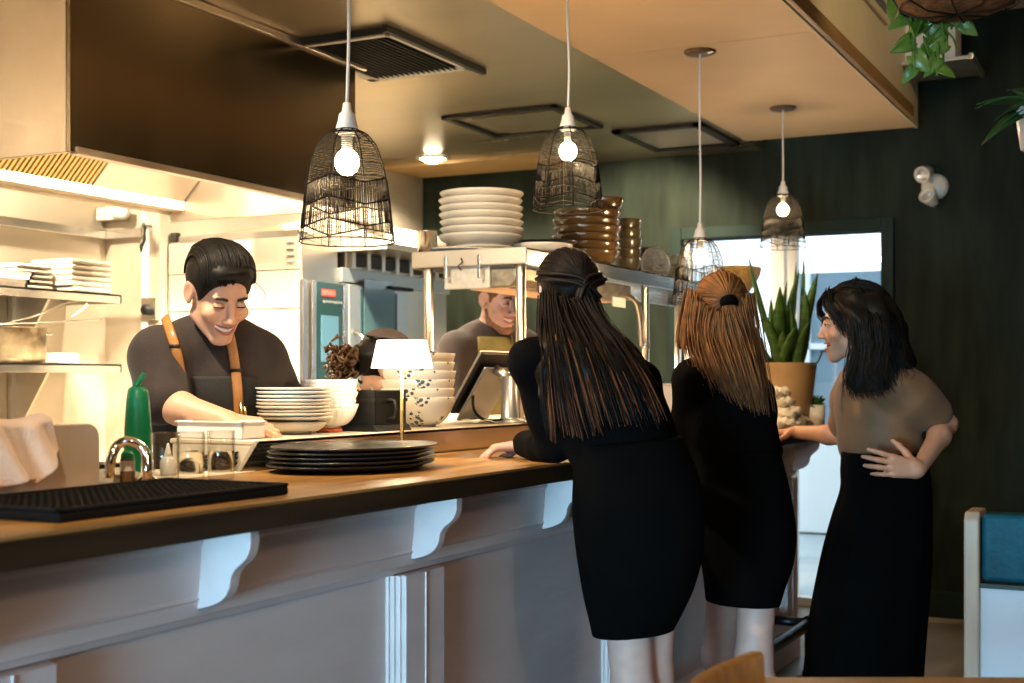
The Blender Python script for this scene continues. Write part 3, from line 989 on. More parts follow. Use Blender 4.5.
def make_pendant(height_to_ceiling):
    root = thing('pendant_lamp', '', 'pendant lamp')
    m = MB()
    for q in range(NR): m.tube([on_shade(t / 14, q) for t in range(15)], .0016, 5)
    m.tube([on_shade(0, q / 3) for q in range(24)], .0020, 5, closed=True)
    m.tube([on_shade(1, q / 2) for q in range(16)], .0018, 5, closed=True)
    m.build('rib_frame', MATS['wire_black'], root)
    m = MB()
    for i in range(26):
        t = .05 + .45 * i / 25 + random.uniform(-.004, .004)
        m.tube([on_shade(t + random.uniform(-.004, .004) + (.012 if (q % 4) == 2 else 0), q / 2) for q in range(16)], .0010, 4, closed=True)
    m.build('wrapped_wire', MATS['wire_black'], root)
    m = MB()
    zig = lambda t, q: t + (.045 if int(round(q)) % 2 else -.015) * (1 - abs((q % 1) - .5) * 0)
    def zz(t, q):
        i = math.floor(q); k = q - i
        a = .045 if i % 2 else -.02; b = -.02 if i % 2 else .045
        return t + a * (1 - k) + b * k
    for t in (.50, .68, .86):
        m.tube([on_shade(zz(t, q / 3), q / 3) for q in range(24)], .0021, 5, closed=True)
    for k in range(120):
        q = NR * k / 120 + random.uniform(-.01, .01)
        q = q % NR
        m.tube([on_shade(zz(.50, q), q), on_shade(zz(.68, q), q) * 1.004], .0014, 4)
        if k % 4 != 3:
            m.tube([on_shade(zz(.68, q), q) * 1.004, on_shade(zz(.86, q), q)], .0012, 4)
    for t in (.745, .80, .92, .96):
        m.tube([on_shade(zz(t, q / 3), q / 3) for q in range(24)], .0007, 4, closed=True)
    for k in range(28):
        q = NR * k / 28 + .1
        if (k // 4) % 2 == 0: m.tube([on_shade(zz(.86, q % NR), q % NR), on_shade(.99, q % NR)], .0007, 4)
    m.build('woven_band', MATS['wire_black'], root)
    m = MB(); m.lathe([(.0, .325), (.009, .325), (.012, .305), (.019, .298), (.021, .285), (.026, .268), (.027, .255), (.020, .25), (.0, .25)], 20)
    m.build('lamp_socket', MATS['cord_white'], root)
    m = MB(); m.lathe([(0, .156), (.012, .158), (.022, .166), (.0285, .180), (.0285, .194), (.022, .208), (.012, .216), (0, .218)], 24)
    m.build('bulb', MATS['bulb_glow'], root)
    m = MB(); m.lathe([(.012, .214), (.0135, .25)], 16); m.build('bulb_collar', MATS['cord_white'], root)
    return root


def finish_pendant(root, loc, label, zc):
    root.location = loc
    root['label'] = label; root['group'] = 'woven wire pendant lamps over the bar'
    top = zc - loc[2]
    m = MB()
    m.tube(catmull([(0, 0, .32), (.004, .002, .32 + (top - .32) * .3), (-.003, 0, .32 + (top - .32) * .7), (0, 0, top)], 5), .0042, 8)
    m.build('cord', MATS['cord_white'], root)
    m = MB(); m.lathe([(0, top - .012), (.058, top - .012), (.065, top - .004), (.065, top - .0005)], 32)
    m.build('canopy', mat('canopy_brown_%d' % int(loc[1] * 10), (.16, .10, .05), .4, .6), root)


p1 = make_pendant(0)
PENDS = [(347, 242, 'largest woven wire pendant lamp, hanging in front of the hood'),
         (568, 210, 'woven wire pendant lamp hanging above the brown bowl stack'),
         (700, 303, 'lowest woven wire pendant lamp, just behind the blonde woman\'s head'),
         (783, 248, 'woven wire pendant lamp hanging above the snake plant')]
proots = [p1] + [dup(p1, (0, 0, 0)) for _ in PENDS[1:]]
PLOC = []
for (u, v, lab), r in zip(PENDS, proots):
    loc = Wx(u, v, -1.75)
    finish_pendant(r, loc, lab, ZK)
    r.rotation_euler = (0, 0, .2 + .37 * len(PLOC))
    PLOC.append(loc)

# ================================================================ left end of the bar
b = MB(); b.box(-1.835, -1.535, 1.50, 2.085, HC + .0005, HC + .016)
mt = thing('bar_mat', 'long black rubber bar mat at the near end of the bar top', 'bar mat', (-1.69, 1.77, HC))
b.build('mat_base', MATS['black_rubber'], mt, world=True, bevel=.004)
b = MB()
for i in range(15):
    for j in range(32):
        x, y = -1.818 + i * .018, 1.52 + j * .0172
        if not (2 < i < 12): pass
        b.box(x, x + .010, y, y + .010, HC + .016, HC + .020)
b.build('stud_grid', MATS['black_rubber'], mt, world=True)
b = MB()
for (xa, xb, ya, yb) in ((-1.835, -1.535, 1.50, 1.512), (-1.835, -1.535, 2.073, 2.085), (-1.835, -1.823, 1.5, 2.085), (-1.547, -1.535, 1.5, 2.085)): b.box(xa, xb, ya, yb, HC + .015, HC + .023)
b.build('mat_rim', MATS['black_rubber'], mt, world=True, bevel=.003)

b = MB()
def rr(x0, x1, z0, z1, r, n=6):
    out = [(x0, z0), (x1, z0)]
    for k in range(n + 1): out.append((x1 - r + r * math.cos(PI / 2 * k / n), z1 - r + r * math.sin(PI / 2 * k / n)))
    for k in range(n + 1): out.append((x0 + r - r * math.sin(PI / 2 * k / n), z1 - r + r * math.cos(PI / 2 * k / n)))
    return out
b.prism(rr(1.45, 2.015, HC + .001, 1.203, .03), 'x', -1.962, -1.95)
single('splash_guard', 'upright brushed steel splash guard with rounded corner at the bar sink', 'splash guard', b, mat('guard_steel', (.70, .58, .45), .5, .35, var=.1, scale=6, stretch=(1, 3, .5)), bevel=.002)
# towel over the guard
def towel(u, v):
    # v: 0 front hem, .55 top, 1 back hem ; u along the guard
    y = 1.62 + .25 * u
    hang = .118 - .05 * max(0, u - .45) * 1.2 + .012 * math.sin(u * 9)
    if u > .70: hang = .118 - (u - .70) * .20
    s = v
    zt = 1.209 + .006 * math.sin(u * 7)
    fold = .010 * math.sin(u * 17 + 2 * v) + .006 * math.sin(u * 31 + 4 * v)
    if s < .5:
        k = 1 - s / .5
        x = -1.944 + .012 + .018 * k ** 1.5 + fold * (.35 + k)
        z = zt - hang * k
        y += (.05 * k) * (u - .1) + .03 * k * math.sin(u * 5)
    elif s < .6:
        k = (s - .5) / .1
        x = -1.932 - .048 * k; z = zt + .008 * math.sin(PI * k)
    else:
        k = (s - .6) / .4
        x = -1.980 - .008 - fold * k * .5; z = zt - .11 * k
    return (x, y, z)
b = MB(); b.grid(towel, 30, 36)
single('towel', 'pale pink towel draped over the steel splash guard', 'towel', b, MATS['pink_towel'], solid=.007, solidoff=1, sub=1)

# faucet
fa = thing('bar_tap', 'small chrome gooseneck tap behind the bar mat', 'tap', Wz(147, 482, HC))
pa, pb, pc, pd, pe = [W(*q) for q in ((147, 478, 2.80), (146, 455, 2.80), (127, 441, 2.79), (112, 456, 2.78), (109, 472, 2.78))]
b = MB(); b.tube(catmull([fa.location + Vector((0, 0, .002)), pa, pb, W(139, 445, 2.80), pc, W(117, 446, 2.79), pd, pe], 6), .0105, 14); b.build('spout', MATS['chrome'], fa, world=True)
b = MB(); b.lathe([(.022, 0), (.022, .008), (.014, .014), (.0125, .05)], 20, cap0=True); b.build('base', MATS['chrome'], fa)
b = MB(); b.lathe([(.0115, 0), (.0115, -.012), (.008, -.012)], 16, c=pe - fa.location); b.build('nozzle', MATS['chrome'], fa)

# squeeze bottles
g = thing('squeeze_bottle', 'tall green squeeze bottle with a slanted nozzle by the sink', 'bottle', Wx(138, 470, -2.06))
g.location.z = HC - .003
bz = 1.27 - g.location.z
b = MB(); b.lathe([(0, 0), (.029, 0), (.031, .006), (.0312, .05), (.0302, .055), (.0312, .06), (.0300, .10), (.0294, .104), (.0298, .108), (.0250, bz - .022), (.0225, bz - .008), (.016, bz - .002), (0, bz - .001)], 28)
b.build('bottle_body', MATS['green_plastic'], g)
b = MB(); b.lathe([(.0235, bz - .012), (.021, bz), (.014, bz + .006)], 24, cap1=True); c_ = b.build('cap', MATS['green_plastic'], g)
rv = Vector((CS, SN, 0))
b = MB(); b.tube([Vector((0, 0, bz)) - rv * .006, Vector((0, 0, bz + .012)) - rv * .002, Vector((0, 0, bz + .034)) + rv * .014], [.0085, .0075, .0055], 12); b.build('nozzle', MATS['green_plastic'], g)

g = thing('sauce_bottle', 'small bottle with green cap and cream label inside the tap arch', 'bottle', Wz(127.5, 483, HC))
b = MB(); b.lathe([(0, 0), (.014, 0), (.0155, .003), (.0155, .05), (.012, .056), (0, .056)], 22); b.build('bottle_body', mat('brown_sauce', (.20, .10, .04), .25), g)
b = MB(); b.lathe([(.0158, .026), (.0158, .048)], 22); b.build('label', MATS['cream_ceramic'], g)
b = MB(); b.lathe([(.0145, .05), (.0145, .060), (.010, .068), (0, .070)], 22); b.build('cap', MATS['green_plastic'], g)

# drinking glasses
def make_glass():
    t = thing('drinking_glass', '', 'glass')
    b = MB(); b.lathe([(0, 0), (.027, 0), (.0285, .003), (.031, .105), (.0300, .1065), (.0290, .105), (.0268, .020), (.024, .016), (0, .015)], 36)
    b.build('tumbler', MATS['glass'], t)
    return t
gl = make_glass()
gs = [(165, 482.5, 'clear tumbler nearest the chrome tap'), (191, 481, 'clear tumbler in the middle of the three glasses'), (221, 479, 'clear tumbler closest to the black trays, part filled with water')]
for i, (u, v, lab) in enumerate(gs):
    o = gl if i == 0 else dup(gl, (0, 0, 0))
    o.location = Wz(u, v, HC + .001); o['label'] = lab; o['group'] = 'clear tumblers on the bar'
    if i > 0:
        b = MB(); b.lathe([(0, .017), (.0238, .0175), (.0264, .022), (.0278, .062), (0, .062)], 30)
        single('water', 'still water inside the middle tumbler' if i == 1 else 'still water inside the tumbler closest to the black trays', 'water', b, MATS['glass'] if False else mat('water%d' % i, (.93, .90, .82), .02, trans=1., ior=1.08), loc=o.location)
g = thing('dropper_bottle', 'small white dropper bottle seen through the tumbler by the tap', 'bottle', Wz(168, 476, HC))
b = MB(); b.lathe([(0, 0), (.017, 0), (.018, .003), (.018, .035), (.010, .044)], 20); b.build('bottle_body', MATS['white_plastic'], g)
b = MB(); b.lathe([(.009, .043), (.008, .050), (.003, .072), (0, .073)], 16); b.build('dropper_tip', MATS['white_plastic'], g)
b = MB(); b.prism([(0, 0), (.09, .0), (.10, .012), (.06, .034), (.03, .030)], 'y', -.05, .05)
single('folded_cloth', 'small folded white cloth lying beside the bar sink', 'cloth', b, MATS['linen'], loc=Wx(100, 447, -2.12), bevel=.006).location.z = HC - .003
b = MB(); b.box(-.06, .06, -.05, .05, 0, .024); b.box(-.052, .052, -.042, .042, .024, .03)
single('black_box', 'low black box beside the bar sink', 'box', b, MATS['black_plastic'], loc=Wx(103, 455, -2.24), bevel=.004).location.z = HC - .003

# ================================================================ plates, bowls, trays
def plate_prof(r, h=.022, t=.005):
    return [(0, .0), (r * .55, .0), (r * .60, .003), (r * .97, h - t * .6), (r, h), (r * .99, h + t * .55), (r * .93, h + .001), (r * .60, t + .004), (0, t + .002)]


def bowl_prof(r, h, foot=.5, t=.006):
    K = .72 * PI / 2
    rr_ = lambda a: r * (foot + (1 - foot) * math.sin(a * K) / math.sin(K))
    zz_ = lambda a: (1 - math.cos(a * K)) / (1 - math.cos(K))
    p = [(0, 0), (r * foot, 0), (r * foot, .006)]
    for k in range(1, 9):
        p.append((rr_(k / 8), .006 + (h - .006) * zz_(k / 8)))
    p += [(r - t * .3, h + t * .4), (r - t, h)]
    for k in range(7, -1, -1):
        a = k / 8
        p.append((max(rr_(a) - t, 0), .006 + t + (h - .006 - t) * zz_(a)))
    p.append((0, .006 + t))
    return p


def stack(kind, prof, m, x, y, z, n, step, labels, cat, group, jitter=.004, sx=1., sy=1., rot=0., scales=None, wob=None, seg=40):
    src = None
    for i in range(n):
        s = scales[i] if scales else 1.
        if src is None or scales:
            b = MB(); b.lathe([(r * s, zz) for r, zz in prof], seg, sx=sx, sy=sy, wob=wob)
            o = b.build(kind, m)
            src = o
        else:
            o = src.copy(); COL.objects.link(o)
        o.location = (x + random.uniform(-jitter, jitter), y + random.uniform(-jitter, jitter), z + i * step)
        o.rotation_euler = (0, 0, rot + (random.uniform(-.3, .3) if sx == sy else random.uniform(-.012, .012)))
        o['category'] = cat; o['group'] = group
        if i == n - 1: o['label'] = labels[1]
        elif i == 0: o['label'] = labels[2]
        else: o['label'] = labels[0] + ', ' + ('second', 'third', 'fourth', 'fifth', 'sixth', 'seventh')[i - 1] + ' from the bottom'


# large black oval plates on the timber
op = [(0, 0), (.72, 0), (.78, .002), (.97, .013), (1., .016), (.995, .019), (.95, .016), (.76, .008), (0, .007)]
op = [(r * .2, z) for r, z in op]
PC = Wz(348, 463, HC)
stack('oval_plate', op, MATS['black_ceramic'], -1.83, 2.755, HC + .0005, 5, .0105, ('black oval platter inside the platter stack on the bar top', 'topmost black oval platter of the stack on the bar top', 'bottom black oval platter of the stack on the bar top'), 'platter', 'black oval platters on the bar top', jitter=.005, sx=.90, sy=1.28, seg=56)
# small black trays next to them
b = MB(); b.prism([(-.055, 0), (.055, 0), (.068, .016), (.062, .016), (.052, .006), (-.052, .006), (-.062, .016), (-.068, .016)], 'y', -.075, .075)
c0 = Wz(252, 468, HC); c0.x -= .02
for i, lab in enumerate(('bottom small black tray beside the oval platters', 'middle small black tray beside the oval platters', 'topmost small black tray beside the oval platters')):
    single('small_tray', lab, 'tray', b, MATS['black_plastic'], loc=(c0.x - .05, c0.y - .02, HC + .001 + i * .0135), rot=.05 * i, group='small black trays on the bar top', bevel=.002)

# white plate stack on the ledge
wx, wy = -2.165, 2.965
bb_ = MB(); bb_.lathe(bowl_prof(.088, .032, .55), 40)
single('shallow_bowl', 'wide cream bowl carrying the white plate stack on the steel ledge', 'bowl', bb_, MATS['cream_ceramic'], loc=(wx, wy, ZL + .001))
stack('dinner_plate', plate_prof(.10, .012), MATS['cream_ceramic'], wx, wy, ZL + .035, 5, .0095, ('tan rimmed plate inside the stack beside the ribbed bowls', 'uppermost tan plate under the white plates beside the ribbed bowls', 'lowest tan plate on the wide cream bowl'), 'plate', 'tan plates on the steel ledge')
stack('side_plate', plate_prof(.102, .010), MATS['white_ceramic'], wx, wy, ZL + .084, 4, .0105, ('white plate inside the stack in front of the laughing cook', 'topmost white plate of the stack in front of the laughing cook', 'lowest white plate resting on the tan plates'), 'plate', 'white plates on the steel ledge')
# ribbed white bowls with a red foot
rib = lambda a, i: 1 + .016 * math.cos(a * 22)
stack('ribbed_bowl', bowl_prof(.080, .056, .42, .0022), MATS['white_ceramic'], -2.165, 3.13, ZL + .012, 8, .0115, ('ribbed white bowl nested inside the stack beside the plates', 'topmost ribbed white bowl of the stack beside the plates', 'lowest ribbed white bowl, above the red foot'), 'bowl', 'ribbed white bowls on the steel ledge', wob=rib, seg=88)
b = MB(); b.lathe([(0, 0), (.036, 0), (.038, .004), (.036, .013), (0, .013)], 30)
single('red_dish', 'small red dish under the ribbed white bowl stack', 'dish', b, MATS['red_clay'], loc=(-2.165, 3.13, ZL + .0005))

# black container with utensils
ct = thing('utensil_bin', 'square black utensil bin between ribbed bowls and flowered bowls', 'container', (-2.15, 3.30, ZL))
b = MB()
for (x0, x1, y0, y1) in ((-.085, .085, -.085, -.079), (-.085, .085, .079, .085), (-.085, -.079, -.085, .085), (.079, .085, -.085, .085)): b.box(x0, x1, y0, y1, .006, .118)
b.box(-.085, .085, -.085, .085, .004, .012)
b.build('bin_body', MATS['black_plastic'], ct, bevel=.003)
b = MB(); b.prism([(-.10, .0), (.10, 0), (.088, .018), (-.088, .018)], 'y', -.095, .095); b.build('base_flange', MATS['black_plastic'], ct, bevel=.003)
b = MB(); b.tube(catmull([(.085, -.02, .09), (.11, -.02, .085), (.112, -.02, .045), (.085, -.02, .035)], 5), .006, 10); b.build('handle', MATS['black_plastic'], ct)
b = MB(); b.box(-.088, .088, -.088, -.085, .085, .095); b.box(.085, .088, -.088, .088, .085, .095); b.build('band', MATS['dark_metal'], ct)
ulab = ['wooden spoon lying across the black utensil bin, nearest the ribbed bowls', 'steel spoon sticking out of the black utensil bin', 'wooden stick leaning in the middle of the black utensil bin', 'steel fork leaning at the back of the black utensil bin']
for i in range(4):
    b = MB(); x = -.05 + .03 * i; b.tube([(x, .0, .02), (x - .03, -.03 + .02 * i, .10), (x - .045, -.05 + .025 * i, .135)], [.004, .004, .008], 8, flat=.5)
    single('utensil', ulab[i], 'utensil', b, MATS['chair_wood'] if i % 2 == 0 else MATS['bright_steel'], loc=(-2.15, 3.30, ZL), group='utensils in the black bin')

# flowered bowls: cream glaze with blue sprigs
fm = mat('flower_ceramic', (.78, .71, .58), .25, coat=.3)
nt = fm.node_tree; bs_ = nt.nodes['Principled BSDF']
tc = nt.nodes.new('ShaderNodeTexCoord')
vo = nt.nodes.new('ShaderNodeTexVoronoi'); vo.inputs['Scale'].default_value = 15
vo2 = nt.nodes.new('ShaderNodeTexVoronoi'); vo2.inputs['Scale'].default_value = 75
nz = nt.nodes.new('ShaderNodeTexNoise'); nz.inputs['Scale'].default_value = 7
def math_(op, a=None, b=None, va=None, vb=None):
    n = nt.nodes.new('ShaderNodeMath'); n.operation = op
    if a is not None: nt.links.new(a, n.inputs[0])
    if b is not None: nt.links.new(b, n.inputs[1])
    if va is not None: n.inputs[0].default_value = va
    if vb is not None: n.inputs[1].default_value = vb
    return n.outputs[0]
nt.links.new(tc.outputs['Object'], vo.inputs['Vector']); nt.links.new(tc.outputs['Object'], vo2.inputs['Vector']); nt.links.new(tc.outputs['Object'], nz.inputs['Vector'])
f1_ = math_('LESS_THAN', vo.outputs['Distance'], vb=.40); f2_ = math_('LESS_THAN', vo2.outputs['Distance'], vb=.52); f3_ = math_('GREATER_THAN', nz.outputs['Fac'], vb=.53)
mk = math_('MULTIPLY', math_('MULTIPLY', f1_, f2_), f3_)
mx = nt.nodes.new('ShaderNodeMix'); mx.data_type = 'RGBA'
nt.links.new(mk, mx.inputs['Factor']); mx.inputs['A'].default_value = (.78, .71, .58, 1); mx.inputs['B'].default_value = (.06, .10, .13, 1)
nt.links.new(mx.outputs['Result'], bs_.inputs['Base Color'])
stack('flowered_bowl', bowl_prof(.118, .092, .46, .005), fm, -2.17, 3.63, ZL + .0005, 6, .0275, ('cream flowered bowl nested in the stack behind the table lamp', 'topmost cream flowered bowl of the stack behind the table lamp', 'lowest cream flowered bowl, showing most of its blue flowers'), 'bowl', 'flowered bowls behind the table lamp', jitter=.003)

# table lamp
lp = thing('table_lamp', 'small glowing table lamp with white shade and brass stem on the bar', 'lamp', Wx(402, 460, -1.935))
lp.location.z = HC
b = MB(); b.lathe([(0, 0), (.05, 0), (.052, .004), (.048, .012), (.012, .016), (0, .016)], 32); b.build('base', MATS['brass'], lp)
b = MB(); b.lathe([(.0055, .014), (.0055, .30)], 14, cap1=True); b.build('stem', MATS['brass'], lp)
b = MB(); b.lathe([(.086, .253), (.069, .330), (.067, .330), (.084, .253)], 40); b.lathe([(0, .326), (.068, .328)], 40); b.build('lamp_shade', MATS['lamp_shade_glow'], lp)
b = MB(); b.ball((0, 0, .285), (.022, .022, .026)); b.build('bulb', mat('lamp_bulb', (1, .9, .7), .3, emis=(1, .80, .5), estr=25.), lp)

# point-of-sale terminal
ps = thing('till_terminal', 'tilted point-of-sale screen on a grey stand behind the dark-haired woman', 'till', (-2.19, 4.1, ZL))
y0, y1 = 4.0, 4.265
T0, T1 = Vector((-2.277, 0, 1.18)), Vector((-2.147, 0, 1.392))
dd = (T1 - T0).normalized(); nn = Vector((dd.z, 0, -dd.x))
def slab(o0, o1, a, c, ya, yb):
    q = [T0 + dd * a + nn * o0, T0 + dd * c + nn * o0, T0 + dd * c + nn * o1, T0 + dd * a + nn * o1]
    m = MB(); m.prism([(p.x, p.z) for p in q], 'y', ya, yb); return m
L_ = (T1 - T0).length
slab(0, .010, 0, L_, y0, y1).build('screen', mat('till_frame', (.55, .53, .48), .3, .7), ps, world=True, bevel=.003)
slab(.010, .022, .004, L_ - .004, y0 + .003, y1 - .003).build('back_shell', MATS['black_plastic'], ps, world=True, bevel=.003)
slab(.034, .044, -.01, L_ * .82, y0 + .02, y1 - .02).build('rear_plate', mat('till_plate', (.30, .29, .27), .35, .7), ps, world=True, bevel=.003)
slab(.022, .034, .03, L_ * .7, y0 + .06, y1 - .06).build('spacer', MATS['black_plastic'], ps, world=True)
b = MB(); b.lathe([(0, 0), (.07, 0), (.072, .006), (.035, .012), (.030, .02), (.026, .16), (0, .165)], 28, c=(-2.085, 4.10, ZL)); b.build('stand', mat('till_stand', (.42, .41, .39), .35, .8), ps, world=True)
b = MB(); b.tube([(-2.085, 4.10, ZL + .155), (-2.14, 4.10, ZL + .185)], .018, 12); b.build('hinge_arm', MATS['steel'], ps, world=True)
b = MB(); b.tube(catmull([(-2.20, 4.05, 1.25), (-2.17, 4.0, 1.19), (-2.13, 4.0, 1.155), (-2.09, 4.06, 1.152)], 6), .005, 8); b.build('cable', MATS['black_rubber'], ps, world=True)
b = MB()
b.grid(lambda u, v: (-2.22 + .13 * u, 3.95 + .16 * v, ZL + .003 + .010 * math.sin(u * 5 + v * 3) ** 2), 10, 10)
single('paper_slip', 'crumpled paper slips lying under the till screen', 'paper', b, MATS['paper'], solid=.002)

# white tub on the ledge in front of the cook
wt = thing('white_tray', 'long low white plastic tray on the ledge in front of the cook', 'tray', (-2.165, 2.70, ZL))
b = MB()
b.box(-.125, .085, -.065, .025, .0, .006); b.box(-.125, .085, -.065, -.059, .0, .042); b.box(-.125, .085, .019, .025, 0, .042); b.box(-.125, -.119, -.065, .025, 0, .042); b.box(.079, .085, -.065, .025, 0, .042)
b.build('tray_body', MATS['white_plastic'], wt, bevel=.003)
b = MB(); b.box(-.14, .135, -.131, .131, .054, .058)
for _ in (0,):
    c = MB()
    for (x0, x1, ya, yb) in ((-.130, .090, -.070, -.058), (-.130, .090, .018, .030), (-.130, -.118, -.07, .03), (.078, .090, -.07, .03)): c.box(x0, x1, ya, yb, .040, .045)
c.build('rim', MATS['white_plastic'], wt, bevel=.002)

# ================================================================ pass shelf over the kitchen counter
PX0, PX1, PY0, PY1, PZ = -2.575, -2.10, 4.26, 7.12, 1.765
pas = thing('pass_shelf', 'stainless steel overshelf on tubular posts above the kitchen pass', 'shelf', (-2.34, 5.6, ZL))
b = MB(); b.box(PX0, PX1, PY0, PY1, PZ - .01, PZ); b.box(PX1 - .012, PX1, PY0, PY1, PZ - .062, PZ); b.box(PX0, PX0 + .012, PY0, PY1, PZ - .062, PZ)
b.box(PX0, PX1, PY1 - .012, PY1, PZ - .062, PZ)
b.build('shelf_board', MATS['bright_steel'], pas, world=True, bevel=.003)
b = MB(); b.box(PX0, PX1, PY0 - .002, PY0 + .012, PZ - .058, PZ + .002); b.build('end_plate', MATS['wall_steel'], pas, world=True, bevel=.004)
for (x, y) in ((PX0 + .045, PY0 + .05), (PX1 - .045, PY0 + .05), (PX0 + .045, 5.55), (PX1 - .045, 5.55), (PX0 + .045, 7.05), (PX1 - .045, 7.05)):
    b = MB(); b.lathe([(.032, 0), (.032, .008), (.0185, .012), (.0185, PZ - .062 - ZL + .05)], 18, c=(x, y, ZL + .001)); b.build('post', MATS['bright_steel'], pas, world=True)
b = MB(); b.lathe([(.020, 0), (.020, .02)], 16, c=(PX1 - .045, 5.55, 1.43)); b.tube(catmull([(PX1 - .045, 5.51, 1.44), (PX1 - .045, 5.47, 1.60), (PX1 - .06, 5.40, 1.655), (PX1 - .10, 5.25, 1.665)], 6), .010, 10)
b.build('conduit', MATS['steel'], pas, world=True)
b = MB(); b.box(PX1 - .05, PX1 - .045, 5.18, 5.32, 1.60, 1.64); b.build('sticker', MATS['paper'], pas, world=True)
hl = thing('heat_lamp', 'pitted steel heat lamp box clipped under the pass shelf', 'heat lamp', (-2.3, 4.9, 1.64))
b = MB()
hp = [(-2.44, 1.70), (-2.16, 1.70), (-2.16, 1.655), (-2.185, 1.632), (-2.41, 1.632), (-2.44, 1.65)]
b.prism(hp, 'y', 4.30, 5.42); b.build('housing', mat('pitted_steel', (.34, .29, .21), .45, .8, var=.3, scale=30, bump=.2), hl, world=True, bevel=.003)
b = MB(); b.box(-2.45, -2.26, 4.285, 4.298, 1.625, 1.715); b.build('end_cap', MATS['cream_ceramic'] if False else mat('end_cap_steel', (.72, .64, .52), .5, .4, var=.15, scale=40), hl, world=True, bevel=.003)
for x in (-2.425, -2.285):
    b = MB(); b.box(x - .006, x + .006, 4.246, 4.257, 1.665, 1.745); b.box(x - .006, x + .006, 4.246, 4.284, 1.66, 1.668); b.build('clip', MATS['bright_steel'], hl, world=True, bevel=.002)
b = MB(); b.tube([(-2.36, 4.25, 1.735), (-2.35, 4.245, 1.72), (-2.37, 4.245, 1.705), (-2.355, 4.245, 1.69)], .003, 6); b.build('wire_hook', MATS['dark_metal'], hl, world=True)
b = MB(); b.box(-2.38, -2.22, 4.36, 5.36, 1.626, 1.631); b.build('heat_element', mat('heat_glow', (1, .6, .3), .4, emis=(1, .55, .25), estr=.25), hl, world=True)
SH = PZ + .001
# plates on the shelf
px_, py_ = -2.385, 4.455
bp = bowl_prof(.160, .038, .62, .008)
stack('flat_plate', plate_prof(.125, .012), MATS['cream_ceramic'], px_ + .0, py_, SH, 2, .012, ('flat cream plate under the big plate stack', 'upper flat cream plate under the big plate stack', 'flat cream plate lowest of the big plate stack on the shelf'), 'plate', 'plates stacked on the pass shelf', seg=48)
stack('dinner_plate', bp, MATS['cream_ceramic'], px_, py_, SH + .030, 7, .0272, ('deep cream plate inside the tall stack on the pass shelf', 'topmost deep cream plate of the tall stack on the pass shelf', 'lowest deep cream plate of the tall stack on the pass shelf'), 'plate', 'plates stacked on the pass shelf', seg=48, jitter=.004)
for i, (u, v, dd_, lab) in enumerate(((432, 243, 4.98, 'wider steel cup left of the plate stack on the pass shelf'), (443, 243, 5.0, 'narrow steel cup touching the plate stack on the pass shelf'))):
    p = W(u, v, dd_)
    b = MB(); r = .038 if i == 0 else .022
    b.lathe([(0, 0), (r, 0), (r, .08), (r + .002, .082), (r - .002, .082), (r - .003, .005), (0, .004)], 26)
    single('steel_cup', lab, 'cup', b, MATS['bright_steel'], loc=(p.x - (.02 if i == 0 else -.005), p.y + (.0 if i == 0 else .06), SH), group='steel cups on the pass shelf')
b = MB(); b.lathe(plate_prof(.115, .014), 44)
p = W(446, 245, 4.86)
single('flat_plate', 'flat grey-cream plate at the near corner of the pass shelf', 'plate', b, MATS['cream_ceramic'], loc=(-2.445, 4.385, SH), group='plates stacked on the pass shelf')
b = MB(); b.lathe(bowl_prof(.115, .040, .7, .006), 44)
single('shallow_bowl', 'shallow cream bowl at the corner of the pass shelf above the heat lamp', 'bowl', b, MATS['cream_ceramic'], loc=(-2.195, 4.60, SH))
b = MB(); b.lathe(plate_prof(.12, .012), 44)
single('black_plate', 'black plate resting on the shallow cream bowl of the pass shelf', 'plate', b, MATS['black_ceramic'], loc=(-2.195, 4.63, SH + .042))
# brown bowls
bx, by = -2.245, 5.13
stack('brown_bowl', bowl_prof(.143, .062, .6, .007), MATS['brown_ceramic'], bx, by, SH, 6, .0335, ('large glossy brown bowl inside the big brown stack on the shelf', 'topmost large brown bowl of the big stack on the shelf', 'lowest large olive-brown bowl of the big stack on the shelf'), 'bowl', 'large brown bowls on the pass shelf', seg=48, jitter=.004)
b = MB(); b.lathe(bowl_prof(.072, .055, .6, .006), 36)
single('dark_bowl', 'small dark bowl standing on top of the large brown bowls', 'bowl', b, MATS['brown_ceramic'], loc=(bx + .07, by + .05, SH + .232))
stack('small_bowl', bowl_prof(.058, .062, .62, .005), MATS['olive_ceramic'], -2.20, 5.49, SH, 5, .043, ('small olive-brown bowl inside the narrow stack on the shelf', 'topmost small olive-brown bowl of the narrow stack', 'lowest small olive-brown bowl of the narrow stack'), 'bowl', 'small brown bowls on the pass shelf', jitter=.003)
stack('black_bowl', bowl_prof(.105, .05, .6, .005), MATS['black_ceramic'], -2.40, 6.15, SH, 5, .030, ('black bowl inside the stack behind the glass jars', 'topmost black bowl behind the glass jars', 'lowest black bowl behind the glass jars'), 'bowl', 'black bowls on the pass shelf')
